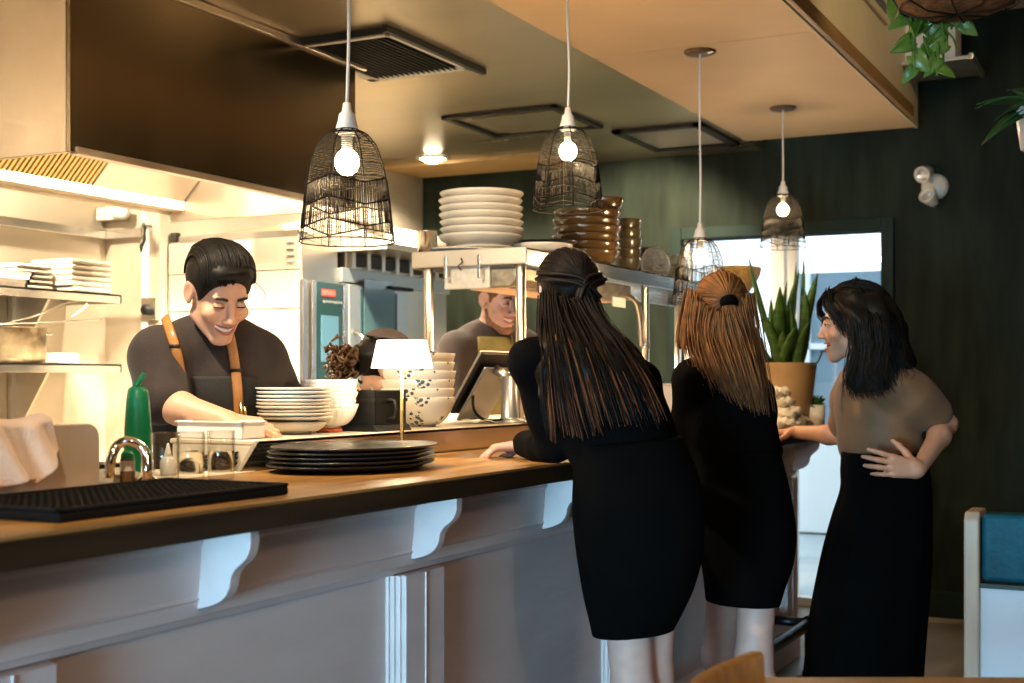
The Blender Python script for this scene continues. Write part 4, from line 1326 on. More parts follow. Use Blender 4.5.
def jar(loc, s, label):
    t = thing('glass_jar', label, 'jar', loc, group='round glass jars on the pass shelf')
    b = MB(); b.lathe([(0, .0), (.055 * s, 0), (.062 * s, .01 * s), (.068 * s, .05 * s), (.064 * s, .095 * s), (.045 * s, .128 * s), (.018 * s, .142 * s), (0, .144 * s), (0, .139 * s), (.017 * s, .137 * s), (.042 * s, .124 * s), (.060 * s, .094 * s), (.064 * s, .05 * s), (.058 * s, .012 * s), (0, .006)], 32)
    b.build('jar_glass', MATS['frosted_glass'], t)
    b = MB(); b.lathe([(0, .008), (.052 * s, .009), (.056 * s, .02), (.050 * s, .026), (0, .026)], 28); b.build('cork_base', MATS['cream_ceramic'], t)
    b = MB()
    for k in range(16):
        a, r = random.uniform(0, 6.28), random.uniform(0, .036) * s
        b.ball((r * math.cos(a), r * math.sin(a), .035 + random.uniform(0, .055) * s), (.014 * s, .014 * s, .012 * s), 8, 6)
    b.build('filling', mat('jar_filling_%d' % int(s * 100), (.05, .03, .015), .7), t)
    return t
jar((-2.19, 5.80, SH), 1.0, 'larger round glass jar with dark filling on the pass shelf')
jar((-2.19, 6.08, SH), .92, 'smaller round glass jar right of the larger jar on the pass shelf')
# wicker bowl at the far end
wb = MB()
wv = lambda a, i: 1 + .012 * math.sin(a * 30 + i * PI)
prof = [(0, 0), (.06, .0)] + [(.06 + .058 * math.sin(k / 10 * PI / 2), .004 + .125 * (k / 10)) for k in range(1, 11)] + [(.112, .131)] + [(.052 + .058 * math.sin(k / 10 * PI / 2), .010 + .119 * (k / 10)) for k in range(9, -1, -1)] + [(0, .010)]
wb.lathe(prof, 60, wob=wv, sx=1., sy=1.35)
single('wicker_basket', 'golden wicker basket at the far end of the pass shelf', 'basket', wb, MATS['wicker'], loc=(-2.15, 6.955, SH))

# ================================================================ upper wall shelf stuff
def folded(loc, w, d, h, n, label, m=None):
    b = MB()
    for k in range(n):
        z = h * k / n
        p = [(-w / 2, z + .002), (w / 2 - .006, z + .002), (w / 2, z + h / n * .5), (w / 2 - .006, z + h / n - .001), (-w / 2, z + h / n - .001)]
        b.prism(p, 'y', -d / 2 + random.uniform(-.006, .006), d / 2 + random.uniform(-.006, .006))
    return single('folded_linen', label, 'linen', b, m or MATS['linen'], loc=loc, bevel=.003)
SU = 1.691
folded((-4.60, 4.575, SU), .26, .25, .15, 6, 'square pile of folded cream cloths at the shelf end')
folded((-4.66, 4.32, SU), .2, .2, .115, 5, 'lower pile of folded cream cloths between the square pile and the trays')
for i in range(4):
    b = MB(); b.box(-.14, .14, -.16, .16, 0, .006)
    for (x0, x1, ya, yb) in ((-.15, .15, -.17, -.155), (-.15, .15, .155, .17), (-.15, -.135, -.17, .17), (.135, .15, -.17, .17)): b.box(x0, x1, ya, yb, 0, .016)
    single('flat_tray', ('bottom flat steel tray on the upper wall shelf', 'flat steel tray, second from the bottom on the upper wall shelf', 'flat steel tray, third from the bottom on the upper wall shelf', 'topmost flat steel tray on the upper wall shelf')[i], 'tray', b, MATS['bright_steel'] if i < 2 else MATS['white_plastic'], loc=(-4.62, 4.02 + .012 * i, SU + i * .017), group='flat trays on the upper wall shelf')
# pan and skimmer on the lower shelf
SLo = 1.366
t = thing('sauce_pan', 'scorched steel pan standing on the lower wall shelf', 'pan', (-4.60, 4.22, SLo))
b = MB(); b.lathe([(0, 0), (.13, 0), (.142, .006), (.146, .02), (.148, .15), (.151, .153), (.146, .153), (.143, .02), (.12, .008), (0, .007)], 40); b.build('pan_body', mat('scorched_steel', (.55, .44, .28), .4, .8, col2=(.05, .03, .015), scale=9), t)
for (dx, dy) in ((.0, -.148), (.0, .148)):
    s_ = 1 if dy > 0 else -1
    b = MB(); b.tube(catmull([(-.05, dy, .125), (-.045, dy + s_ * .04, .13), (.045, dy + s_ * .04, .13), (.05, dy, .125)], 5), .006, 10); b.build('handle', MATS['bright_steel'], t)
t = thing('wire_skimmer', 'long-handled wire skimmer resting across the steel pan', 'skimmer', (-4.56, 4.10, SLo + .158))
b = MB(); b.tube(catmull([(0, .0, .003), (.05, .22, .02), (.10, .52, .045)], 6), .0045, 8)
b.tube(catmull([(0.0, .02, .004), (.02, .2, .05), (.05, .34, .11), (.08, .42, .125), (.09, .43, .10), (.07, .36, .05)], 6), .004, 8); b.build('handle', MATS['bright_steel'], t)
b = MB()
for r in (.02, .04, .06, .075): b.tube([(r * math.cos(a * .3) - .01, r * math.sin(a * .3) - .07, .0) for a in range(21)], .0022, 6, closed=True)
b.build('wire_basket', MATS['bright_steel'], t)
b = MB(); b.box(-.05, .05, -.06, .06, 0, .045)
single('small_tub', 'small white tub beside the pan on the lower wall shelf', 'tub', b, MATS['white_plastic'], loc=(-4.56, 4.47, SLo), bevel=.006)

# ================================================================ far end of the bar: plants, linen
def blade_leaf(b, base, tip, w, bend, roll):
    n = 9
    base, tip = Vector(base), Vector(tip)
    ax = (tip - base)
    side0 = Vector((math.cos(roll), math.sin(roll), 0))
    rows = []
    for i in range(n + 1):
        t = i / n
        c = base + ax * t + Vector(bend) * (t * t - t) * -1
        wd = w * (.62 + .38 * math.sin(min(1, t / .45) * PI / 2)) * (1 - max(0, (t - .55) / .45) ** 2.2) + .0006
        tw = side0 * math.cos(.5 * t) + Vector((-side0.y, side0.x, 0)) * math.sin(.5 * t)
        nn_ = ax.cross(tw).normalized()
        rows.append([c - tw * wd, c - tw * wd * .45 - nn_ * wd * .28, c - nn_ * wd * .36, c + tw * wd * .45 - nn_ * wd * .28, c + tw * wd,
                     c + tw * wd * .45 - nn_ * wd * .16, c - nn_ * wd * .22, c - tw * wd * .45 - nn_ * wd * .16])
    o = []
    for r in rows: o += r
    fs = []
    for i in range(n):
        for k in range(8):
            fs.append((i * 8 + k, i * 8 + (k + 1) % 8, (i + 1) * 8 + (k + 1) % 8, (i + 1) * 8 + k))
    fs.append(tuple(range(8))[::-1])
    b.add(o, fs, True)


sx_, sy_ = -1.66, 6.09
sp_ = thing('snake_plant', 'tall snake plant in a tan pot at the far end of the bar', 'potted plant', (sx_, sy_, HC))
b = MB(); b.lathe([(0, 0), (.108, 0), (.112, .004), (.146, .295), (.147, .300), (.138, .300), (.132, .27), (0, .265)], 48); b.build('pot', MATS['terracotta_tan'], sp_)
b = MB(); b.lathe([(0, .268), (.08, .272), (.135, .268)], 28); b.build('soil', MATS['soil'], sp_)
leafspec = [(768, 258, .034, 6.05), (758, 262, .026, 6.2), (779, 290, .034, 6.0), (788, 275, .036, 6.1), (796, 262, .034, 6.05), (803, 285, .032, 6.1), (811, 300, .032, 6.0), (818, 272, .030, 6.15), (757, 330, .03, 6.0), (772, 320, .034, 5.98), (800, 312, .034, 5.98), (790, 325, .034, 5.96), (812, 335, .028, 6.0), (783, 262, .022, 6.2)]
leafspec = [(748, 254, .028, 6.1), (780, 286, .036, 6.0), (766, 318, .030, 5.98), (790, 300, .034, 5.96), (800, 268, .034, 6.1), (805, 290, .030, 6.05), (818, 272, .028, 6.1), (796, 262, .024, 6.2), (774, 308, .034, 6.12), (787, 280, .03, 6.2), (810, 320, .03, 6.0), (783, 330, .034, 5.95), (797, 325, .032, 5.94), (804, 255, .012, 6.2), (757, 340, .026, 6.0), (771, 296, .028, 6.15)]
for i, (u, v, w, d) in enumerate(leafspec):
    tip = W(u, v, d) - Vector((sx_, sy_, HC))
    a = 2.4 * i; r = .02 + .075 * ((i * .618) % 1)
    base = Vector((tip.x * .35 + .04 * math.cos(a), tip.y * .25 + .04 * math.sin(a), .262))
    base.x = max(-.10, min(.10, base.x)); base.y = max(-.10, min(.10, base.y))
    b = MB(); blade_leaf(b, base, tip, w * .88, (random.uniform(-.06, .06), random.uniform(-.05, .05), 0), YAW + random.uniform(-.5, .5))
    b.build('leaf', MATS['snake_leaf'], sp_)
def heart_leaf(b, M, L, wd, curl=.25, notch=.12):
    """flat broad leaf with a midrib crease; lies along +y from the origin"""
    n = 8
    rows = []
    for i in range(n + 1):
        t = i / n
        w = wd * (math.sin(PI * min(1, t * .92 + .08) ** .62) ** .85) if t < 1 else .0008
        y = L * t; z = -curl * L * t * t
        rows.append([(-w, y - notch * L * (1 - t) ** 4, z + .22 * w), (-w * .5, y, z + .07 * w), (0, y, z - .03 * w), (w * .5, y, z + .07 * w), (w, y - notch * L * (1 - t) ** 4, z + .22 * w)])
    vs = [q for r in rows for q in r]
    fs = [(i * 5 + k, i * 5 + k + 1, (i + 1) * 5 + k + 1, (i + 1) * 5 + k) for i in range(n) for k in range(4)]
    b.add(vs, fs, True, M)


def orient(p, d, up=(0, 0, 1), roll=0.):
    d = Vector(d).normalized()
    u = Vector(up)
    x = d.cross(u)
    if x.length < 1e-4: x = Vector((1, 0, 0))
    x.normalize(); z = x.cross(d)
    return Matrix.Translation(p) @ Matrix(((x.x, d.x, z.x, 0), (x.y, d.y, z.y, 0), (x.z, d.z, z.z, 0), (0, 0, 0, 1))) @ Matrix.Rotation(roll, 4, 'Y')


# slender dark leaf reaching left of the pot and right towards the woman
b = MB()
heart_leaf(b, orient((0, 0, 0), W(808, 352, 6.0) - W(838, 349, 6.0), (0, 0, 1)), .10, .02)
su = thing('succulent_pot', 'small green succulent in a white pot beside the snake plant', 'potted plant', (-1.525, 6.12, HC))
b = MB(); b.lathe([(0, 0), (.040, 0), (.042, .003), (.046, .105), (.042, .105), (.040, .09), (0, .088)], 30); b.build('pot', MATS['white_ceramic'], su)
b = MB()
for k in range(46):
    a, e = random.uniform(0, 2 * PI), random.uniform(.15, 1.4)
    d = Vector((math.cos(a) * math.cos(e), math.sin(a) * math.cos(e), math.sin(e)))
    heart_leaf(b, orient(Vector((0, 0, .092)) + d * random.uniform(.005, .03), d, roll=random.uniform(-1, 1)), random.uniform(.03, .055), .011, .2)
b.build('foliage', MATS['dark_leaf'], su, solid=.002)
# long drooping leaf plant beside the woman (rubber plant sprig in the pot)
b = MB()
p0 = W(818, 362, 6.0); p1_ = W(822, 352, 6.0)
b.tube([Vector((sx_ + .11, sy_ - .02, HC + .26)), p0, p1_], .003, 6)
heart_leaf(b, orient(p1_, W(842, 349, 5.98) - p1_, (0, 0, 1)), .10, .018, .15)
p2_ = W(752, 328, 6.0)
b.build('side_leaf', MATS['dark_leaf'], sp_, world=True, solid=.002)
b = MB()
b.tube([Vector((sx_ - .10, sy_ - .02, HC + .26)), W(765, 345, 6.0), W(762, 320, 6.0)], .003, 6)
heart_leaf(b, orient(W(762, 320, 6.0), W(744, 330, 6.0) - W(762, 320, 6.0), (0, 0, 1)), .09, .014, .15)
b.build('side_leaf', MATS['dark_leaf'], sp_, world=True, solid=.002)

# pile of cream cloths
def napkin(loc, w, d, h, seed, label, rot):
    rnd = random.Random(seed)
    ph = [rnd.uniform(0, 6) for _ in range(6)]
    def f(a, c):
        e = math.cos(c)
        wob = 1 + .16 * math.sin(3 * a + ph[0]) + .10 * math.sin(5 * a + ph[1] + c * 2)
        fold = .012 * math.sin(7 * a + 5 * c + ph[2]) + .008 * math.sin(11 * a - 6 * c + ph[3])
        z = h * .5 + h * .5 * math.sin(c) * (1 + .18 * math.sin(2 * a + ph[4])) + fold * .6
        rr_ = max(0., e) ** .55 * wob + fold
        return (w * .5 * math.cos(a) * rr_, d * .5 * math.sin(a) * rr_, max(0, z))
    b = MB(); b.grid(lambda u, v: f(2 * PI * u, -PI / 2 + PI * v), 44, 22)
    single('crumpled_napkin', label, 'napkin', b, MATS['linen'], loc=loc, rot=rot, group='cream napkins on the far end of the bar', sub=1)
nx_, ny_ = -1.575, 5.66
napkin((nx_, ny_, HC + .001), .23, .26, .055, 1, 'crumpled cream napkin spreading widest at the bottom of the pile', .3)
napkin((nx_ - .012, ny_ + .02, HC + .050), .19, .21, .055, 2, 'crumpled cream napkin second from the bottom of the pile', 1.1)
napkin((nx_ - .02, ny_ + .0, HC + .098), .17, .17, .05, 3, 'crumpled cream napkin second from the top of the pile', 2.)
napkin((nx_ - .03, ny_ + .0, HC + .140), .15, .15, .045, 4, 'folded cream napkin on top of the pile', .4)
napkin((nx_ + .045, ny_ + .19, HC + .001), .12, .22, .055, 5, 'loose cream napkin trailing towards the small white pot', .2)
# white tub behind the blonde woman
tb_ = thing('deli_tub', 'clear white tub on the steel ledge left of the blonde woman', 'tub', Wx(672, 372, -2.2))
tb_.location.z = ZL + .001
b = MB(); b.prism([(-.09, 0), (.09, 0), (.10, .12), (-.10, .12)], 'y', -.08, .08); b.build('tub_body', MATS['white_plastic'], tb_, bevel=.008)
b = MB(); b.box(-.105, .105, -.085, .085, .12, .13); b.build('lid', MATS['white_plastic'], tb_, bevel=.004)

# ================================================================ hanging plants
hb = thing('hanging_basket', 'trailing variegated pothos in a coir basket hung from the ceiling', 'hanging plant', W(958, 14, 3.0))
bx0 = hb.location.copy()
b = MB(); b.lathe([(0, 0), (.08, .003), (.125, .022), (.15, .07), (.162, .15), (.164, .155), (.150, .155), (.13, .14), (0, .135)], 40, wob=lambda a, i: 1 + .02 * math.sin(a * 13 + i)); b.build('coir_liner', MATS['coir'], hb)
b = MB()
b.tube([(.165 * math.cos(a * .2618), .165 * math.sin(a * .2618), .157) for a in range(24)], .004, 6, closed=True)
b.tube([(.129 * math.cos(a * .2618), .129 * math.sin(a * .2618), .020) for a in range(24)], .0022, 6, closed=True)
for k in range(8):
    a = k * PI / 4
    b.tube([(r * math.cos(a), r * math.sin(a), z) for r, z in ((.005, -.003), (.082, .0), (.128, .020), (.154, .07), (.167, .157))], .0022, 6)
b.build('wire_frame', MATS['dark_metal'], hb)
b = MB()
for k in range(3):
    a = k * 2 * PI / 3
    b.tube([(.165 * math.cos(a), .165 * math.sin(a), .157), (0, 0, .65)], .003, 6)
b.tube([(0, 0, .65), (0, 0, ZD - bx0.z - .001)], .004, 6)
b.build('chain', MATS['dark_metal'], hb)
rd = random.Random(5)
st, lv, lv2 = MB(), MB(), MB()
def trail(pts, nl, size):
    c = catmull(pts, 8)
    st.tube(c, .0035, 6)
    for k in range(nl):
        i = int((k + .5) / nl * (len(c) - 1))
        sd = 1 if k % 2 else -1
        d = Vector((CS * sd * rd.uniform(.3, 1.) - SN * rd.uniform(-.2, .4), SN * sd * rd.uniform(.3, 1) - CS * rd.uniform(.0, .6), rd.uniform(-1.4, -.3)))
        L = size * rd.uniform(.75, 1.25)
        heart_leaf(lv if k % 3 else lv2, orient(c[i], d, up=Vector((SN * 1., -CS * 1., .9)), roll=rd.uniform(-1.0, 1.0)), L, L * .36, rd.uniform(.1, .5))
def Q(u, v, d=3.10): return W(u, v, d) - bx0
trail([Q(930, -25), Q(908, -32), Q(899, -10), Q(906, 6)], 6, .050)
trail([Q(935, -25), Q(915, -15), Q(909, 12), Q(912, 40), Q(915, 74)], 11, .052)
trail([Q(940, -25), Q(926, -4), Q(926, 22), Q(930, 50)], 9, .066)
trail([Q(945, -22), Q(938, 6), Q(939, 34), Q(937, 76)], 10, .052)
trail([Q(950, -22), Q(946, 10), Q(947, 50)], 7, .050)
trail([Q(962, -22), Q(957, 6), Q(961, 26)], 4, .050)
trail([Q(925, -25), Q(905, -28), Q(896, -16), Q(902, 0)], 4, .045)
st.build('vine', MATS['pothos_leaf'], hb)
lv.build('foliage', MATS['pothos_leaf'], hb, solid=.0015)
lv2.build('foliage', mat('pothos_pale', (.26, .40, .08), .36, col2=(.12, .26, .03), scale=22, coat=.25), hb, solid=.0015)

h2 = thing('hanging_pot', 'white hanging pot with dark green leaves in front of the green wall', 'hanging plant', W(1042, 150, 3.3))
b = MB(); b.lathe([(0, 0), (.045, 0), (.05, .004), (.064, .100), (.066, .104), (.058, .104), (.054, .09), (0, .088)], 32, wob=lambda a, i: 1 + .01 * math.cos(a * 8)); b.build('pot', MATS['white_ceramic'], h2)
b = MB()
for k in range(15):
    a = rd.uniform(0, 2 * PI)
    d = Vector((math.cos(a), math.sin(a), rd.uniform(-.1, 1.0)))
    if k < 6: d = Vector((-CS * rd.uniform(.6, 1.), -SN * .8 - CS * rd.uniform(-.4, .5), rd.uniform(-.35, .5)))
    heart_leaf(b, orient(Vector((0, 0, .10)) + d.normalized() * .015, d, roll=rd.uniform(-.6, .6)), rd.uniform(.09, .14), .032, .5)
b.build('foliage', MATS['dark_leaf'], h2, solid=.0015)
b = MB()
for k in range(3):
    a = k * 2 * PI / 3 + .4
    b.tube([(.064 * math.cos(a), .064 * math.sin(a), .103), (0, 0, .5)], .0015, 5)
b.tube([(0, 0, .5), (0, 0, ZD - h2.location.z - .001)], .002, 5)
b.build('hanger', MATS['dark_metal'], h2)

# ================================================================ booth, table, chair
bo = thing('booth_bench', 'wood-framed booth bench with teal leather back and pale laminate panel', 'booth', (.1, 3.7, 0))
BYF = 3.54
e0 = Wy(963.5, 512, BYF).x; e1 = Wy(979, 512, BYF).x
ztop = Wy(970, 512, BYF).z
b = MB()
b.prism([(BYF, 0), (BYF + .16, 0), (BYF + .16, ztop - .02), (BYF + .14, ztop), (BYF + .02, ztop), (BYF, ztop - .02)], 'x', e0, e1)
b.build('end_post', MATS['booth_wood'], bo, world=True, bevel=.006, seg=3)
b = MB(); b.box(e1 + .004, 1.1, BYF + .012, BYF + .10, Wy(1000, 588, BYF).z + .012, Wy(1000, 515, BYF).z); b.build('back_cushion', MATS['teal_leather'], bo, world=True, bevel=.012, seg=3)
zz = Wy(1000, 590, BYF).z
b = MB(); b.box(e1, 1.1, BYF + .020, BYF + .10, .06, zz); b.build('laminate_panel', MATS['booth_laminate'], bo, world=True, bevel=.003)
b = MB(); b.box(e1, 1.1, BYF + .012, BYF + .03, zz, zz + .012); b.build('trim_strip', MATS['dark_metal'], bo, world=True)
b = MB(); b.box(e1, 1.1, BYF + .10, BYF + .62, .40, .47); b.build('seat_cushion', MATS['teal_leather'], bo, world=True, bevel=.02, seg=3)
b = MB(); b.box(e1, 1.1, BYF + .10, BYF + .56, 0, .40); b.build('seat_box', MATS['booth_laminate'], bo, world=True)

ta = thing('dining_table', 'blurred wooden dining table top along the bottom edge of view', 'table', view(.9, 1.9, 0))
M = Matrix.Rotation(0, 4, 'Z')
zt = .767
fl = W(700, 683, 2.30)
b = MB()
corner = [view(.44, 2.345, 0), view(1.15, 2.345, 0), view(1.15, 1.55, 0), view(.44, 1.55, 0)]
b.prism([(c.x, c.y) for c in corner], 'z', zt - .035, zt); b.build('table_top', mat('table_wood', (.50, .33, .17), .4, var=.15, scale=5, stretch=(5, 1, 1)), ta, world=True, bevel=.005)
b = MB(); c = view(.98, 1.9, 0); b.lathe([(0, 0), (.26, 0), (.27, .012), (.05, .03), (.038, .06), (.038, .70), (.12, zt - .036)], 32, c=(c.x, c.y, 0)); b.build('pedestal', MATS['dark_metal'], ta, world=True)

ch = thing('dining_chair', 'blurred warm wooden chair with curved top rail in the near foreground', 'chair', view(.42, 2.0, 0))
Pn, Pf = W(676, 690, 1.86), W(752, 660, 2.28)
rl = (Pf - Pn); rl.z = 0; rl.normalize(); fwd_ = Vector((rl.y, -rl.x, 0))   # towards the table (seat side)
def chp(a, s, z): return Pn.lerp(Pf, a) * 1 + fwd_ * s + Vector((0, 0, z - Pn.lerp(Pf, a).z))
ztr = .828
b = MB()
rail = []
nA = 12
vs, fs = [], []
for i in range(nA + 1):
    a = i / nA
    bow = -.035 * math.sin(PI * a)
    for (s, z) in ((0, ztr - .075), (.026, ztr - .075), (.022, ztr - .006), (.014, ztr), (-.002, ztr - .002), (-.006, ztr - .01)):
        vs.append(chp(a, bow + s, z))
for i in range(nA):
    for k in range(6): fs.append((i * 6 + k, i * 6 + (k + 1) % 6, (i + 1) * 6 + (k + 1) % 6, (i + 1) * 6 + k))
fs += [tuple(range(6))[::-1], tuple(nA * 6 + k for k in range(6))]
b.add(vs, fs, False); b.build('top_rail', MATS['chair_wood'], ch, world=True, bevel=.004)
for a in (.08, .92):
    b = MB(); b.tube([chp(a, .01, 0), chp(a, .03, .44), chp(a, .005, ztr - .07)], [.016, .019, .015], 10); b.build('leg', MATS['chair_wood'], ch, world=True)
    b = MB(); b.tube([chp(a, .40, 0), chp(a, .37, .44)], [.014, .019], 10); b.build('leg', MATS['chair_wood'], ch, world=True)
for a in (.3, .5, .7):
    b = MB(); b.tube([chp(a, .03, .46), chp(a, -.02, ztr - .07)], .010, 8); b.build('spindle', MATS['chair_wood'], ch, world=True)
b = MB()
s4 = [chp(.0, .0, .44), chp(1., .0, .44), chp(.98, .42, .44), chp(.02, .42, .44)]
b.prism([(c.x, c.y) for c in s4], 'z', .435, .465); b.build('seat', MATS['chair_wood'], ch, world=True, bevel=.008)
# ================================================================ people
mat('skin_warm', (.64, .35, .23), .48, var=.06, scale=30, sss=.08)
mat('skin_pale', (.60, .355, .28), .5, var=.06, scale=30, sss=.06)
mat('skin_tan', (.52, .26, .155), .48, var=.06, scale=30, sss=.07)
mat('lip_rose', (.50, .16, .13), .4)
mat('teeth_white', (.88, .84, .76), .25)
mat('mouth_dark', (.10, .015, .012), .6)
mat('brow_black', (.012, .009, .007), .7)
mat('eye_white', (.75, .72, .68), .2)
mat('eye_dark', (.02, .012, .008), .15)
mat('hair_black', (.007, .0055, .0045), .5, var=.4, scale=30, spec=.22)
mat('hair_brunette', (.009, .0055, .004), .52, spec=.2)
mat('hair_highlight', (.15, .045, .011), .5, var=.5, scale=14, spec=.3)
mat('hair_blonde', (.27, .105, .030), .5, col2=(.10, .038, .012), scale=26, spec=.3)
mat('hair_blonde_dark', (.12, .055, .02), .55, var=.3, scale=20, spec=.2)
mat('hair_curly', (.10, .05, .022), .5, var=.4, scale=30)
mat('cloth_black', (.0028, .0026, .0026), .9, var=.2, scale=20, bump=.15, bscale=120, spec=.06)
mat('cloth_black_skirt', (.0024, .0022, .0022), .92, var=.2, scale=14, spec=.05)
mat('cloth_charcoal', (.034, .025, .023), .85, var=.2, scale=14, bump=.2, bscale=120, spec=.25, sheen=.1)
mat('cloth_brown', (.20, .10, .045), .62, var=.12, scale=10, bump=.12, bscale=90, spec=.35, sheen=.1)
mat('apron_black', (.018, .017, .017), .8, bump=.2, bscale=140)
mat('apron_olive', (.17, .14, .045), .75, var=.15, scale=20)
mat('leather_tan', (.40, .17, .045), .45, var=.2, scale=25, coat=.1)
mat('shoe_black', (.012, .012, .012), .4)
mat('cap_grey', (.12, .085, .07), .8, var=.15, scale=30)

UP = Vector((0, 0, 1))


def vdir(r, d, z=0.):
    return view(r, d, z).normalized() if (r or d) else Vector((0, 0, z)).normalized()


def lean(r, d): return UP + view(r, d, 0.)


def lin(a, b, t): return Vector(a).lerp(Vector(b), t)


class Head:
    def __init__(s, c, fwd, up, k=1.):
        s.c = Vector(c); s.R = frame(fwd, up); s.k = k

    def L(s, x, y, z):
        p = s.R @ A((x, y, z)) * s.k
        return s.c + Vector(p)

    def D(s, x, y, z):
        return Vector(s.R @ A((x, y, z)))

    def build(s, S, neck, rneck=.052, female=False, smile=.0, open_mouth=0.):
        k = s.k
        def e(c, r, kk=.02, sub=False): S.ell(s.L(*c), A(r) * k, s.R, kk, sub)
        def c(a, b, ra, rb=None, kk=.012, sub=False): S.cap(s.L(*a), s.L(*b), ra * k, (ra if rb is None else rb) * k, kk, sub)
        S.cap(neck, s.L(0, -.022, -.055), rneck, rneck * .92, .03)
        e((0, -.014, .034), (.074, .094, .087), .03)
        e((0, .026, -.030), (.057, .062, .072), .02)
        jw = .044 if female else .050
        for sx in (-1, 1):
            c((sx * jw, .0, -.062), (sx * .016, .066, -.098), .015, .014, .022)
            e((sx * (.036 + .004 * smile), .064, -.030 + .006 * smile), (.022, .020, .020), .018)
            e((sx * .030, .074, .030), (.020, .012, .008), .014)
        e((0, .066, -.098), (.020, .018, .016), .02)
        e((0, .072, -.062), (.030, .020, .026), .018)
        for sx in (-1, 1):
            e((sx * .031, .096, .008), (.016, .015, .009), .010, True)
            e((sx * .031, .078, .007), (.0135, .0125, .0115), .004)
        c((0, .083, .018), (0, .100, -.020), .0075, .0095, .012)
        e((0, .105, -.027), (.0105, .010, .009), .008)
        for sx in (-1, 1): e((sx * .0115, .097, -.031), (.0075, .009, .0065), .006)
        # lips
        if open_mouth:
            for sx in (-1, 1):
                e((sx * .011, .097, -.0620 + .002), (.017, .016, .0072 * open_mouth + .0025), .004, True)
                e((sx * .024, .090, -.0560), (.010, .014, .0048), .004, True)
        else:
            for sx in (-1, 1):
                c((0, .0925, -.057), (sx * .022, .080, -.060 + .004 * smile), .0055, .003, .005)
                c((0, .091, -.067), (sx * .018, .080, -.064 + .004 * smile), .0060, .003, .005)
        for sx in (-1, 1):
            R2 = s.R @ np.array(Matrix.Rotation(sx * .35, 3, 'Z'))
            S.ell(s.L(sx * .077, -.010, .002), A((.007, .019, .030)) * k, R2, .008)
            S.ell(s.L(sx * .084, -.006, .004), A((.006, .010, .018)) * k, R2, .005, True)
            e((sx * .075, -.004, -.024), (.006, .008, .009), .006)
        return s

    def face_parts(s, root, brow, lash_open=.6, teeth=False, lips=None, brow_tilt=0., toff=0.):
        k = s.k
        for sx in (-1, 1):
            b = MB(); b.tube(catmull([s.L(sx * .013, .0885, .0265), s.L(sx * .030, .0900, .0330 + brow_tilt), s.L(sx * .046, .077, .027)], 5), [.0022 * k] + [.0040 * k] * 8 + [.0025 * k, .001 * k], 8)
            b.build('eyebrow', brow, root, world=True)
            if lash_open > .3:
                b = MB(); b.ball(s.L(sx * .031, .0815, .0075), A((.0115, .0105, .0065)) * k, 14, 8, R=Matrix(s.R.tolist()))
                o = b.build('eye', MATS['eye_white'], root, world=True)
                b = MB(); b.ball(s.L(sx * .032, .0890, .0075), A((.0050, .0040, .0052)) * k, 12, 8, R=Matrix(s.R.tolist()))
                b.build('iris', MATS['eye_dark'], o, world=True)
            b = MB(); b.tube(catmull([s.L(sx * .017, .0850, .005), s.L(sx * .031, .0925, .0085 + .004 * lash_open), s.L(sx * .045, .0800, .005)], 5), [.0008 * k] + [.0019 * k] * 8 + [.0014 * k, .0006 * k], 6)
            b.build('eyelash', MATS['brow_black'], root, world=True)
        if teeth:
            b = MB()
            n = 13
            vs, fs = [], []
            for i in range(n):
                a = (i / (n - 1) - .5) * 2
                x = a * .0285; y = .0895 + toff - .013 * a * a; zt = -.0560 + .0050 * a * a; h = .0098 * (1 - .55 * a * a)
                for (dy, z) in ((0, zt), (.0014, zt - h * .5), (.0, zt - h), (-.006, zt - h), (-.006, zt)): vs.append(s.L(x, y + dy, z))
            for i in range(n - 1):
                for q in range(5): fs.append((i * 5 + q, i * 5 + (q + 1) % 5, (i + 1) * 5 + (q + 1) % 5, (i + 1) * 5 + q))
            fs += [tuple(range(5)), tuple((n - 1) * 5 + q for q in range(5))]
            b.add(vs, fs, True); b.build('teeth', MATS['teeth_white'], root, world=True)
            b = MB(); b.ball(s.L(0, .079, -.0620), A((.024, .008, .010)) * k, 16, 10, R=Matrix(s.R.tolist())); b.build('mouth_interior', MATS['mouth_dark'], root, world=True)
        if lips:
            b = MB()
            lo = -.0605 if not teeth else -.0555
            up_ = [s.L(a * (.031 if teeth else .027), .0945 - .0160 * a * a, (lo + .004) + .0035 * a * a * (1.6 if teeth else .3) - .0010 * (1 if abs(a) < .05 else 0)) for a in [q / 6 - 1 for q in range(13)]]
            b.tube(up_, [.0014 * k] + [.0026 * k] * 11 + [.0014 * k], 8)
            lo2 = [s.L(a * (.029 if teeth else .025), .0930 - .0160 * a * a, (-.0715 if teeth else -.0672) + .0130 * a * a * (1. if teeth else .35)) for a in [q / 6 - 1 for q in range(13)]]
            b.tube(lo2, [.0014 * k] + [.0032 * k] * 11 + [.0014 * k], 8)
            b.build('lips', lips, root, world=True)


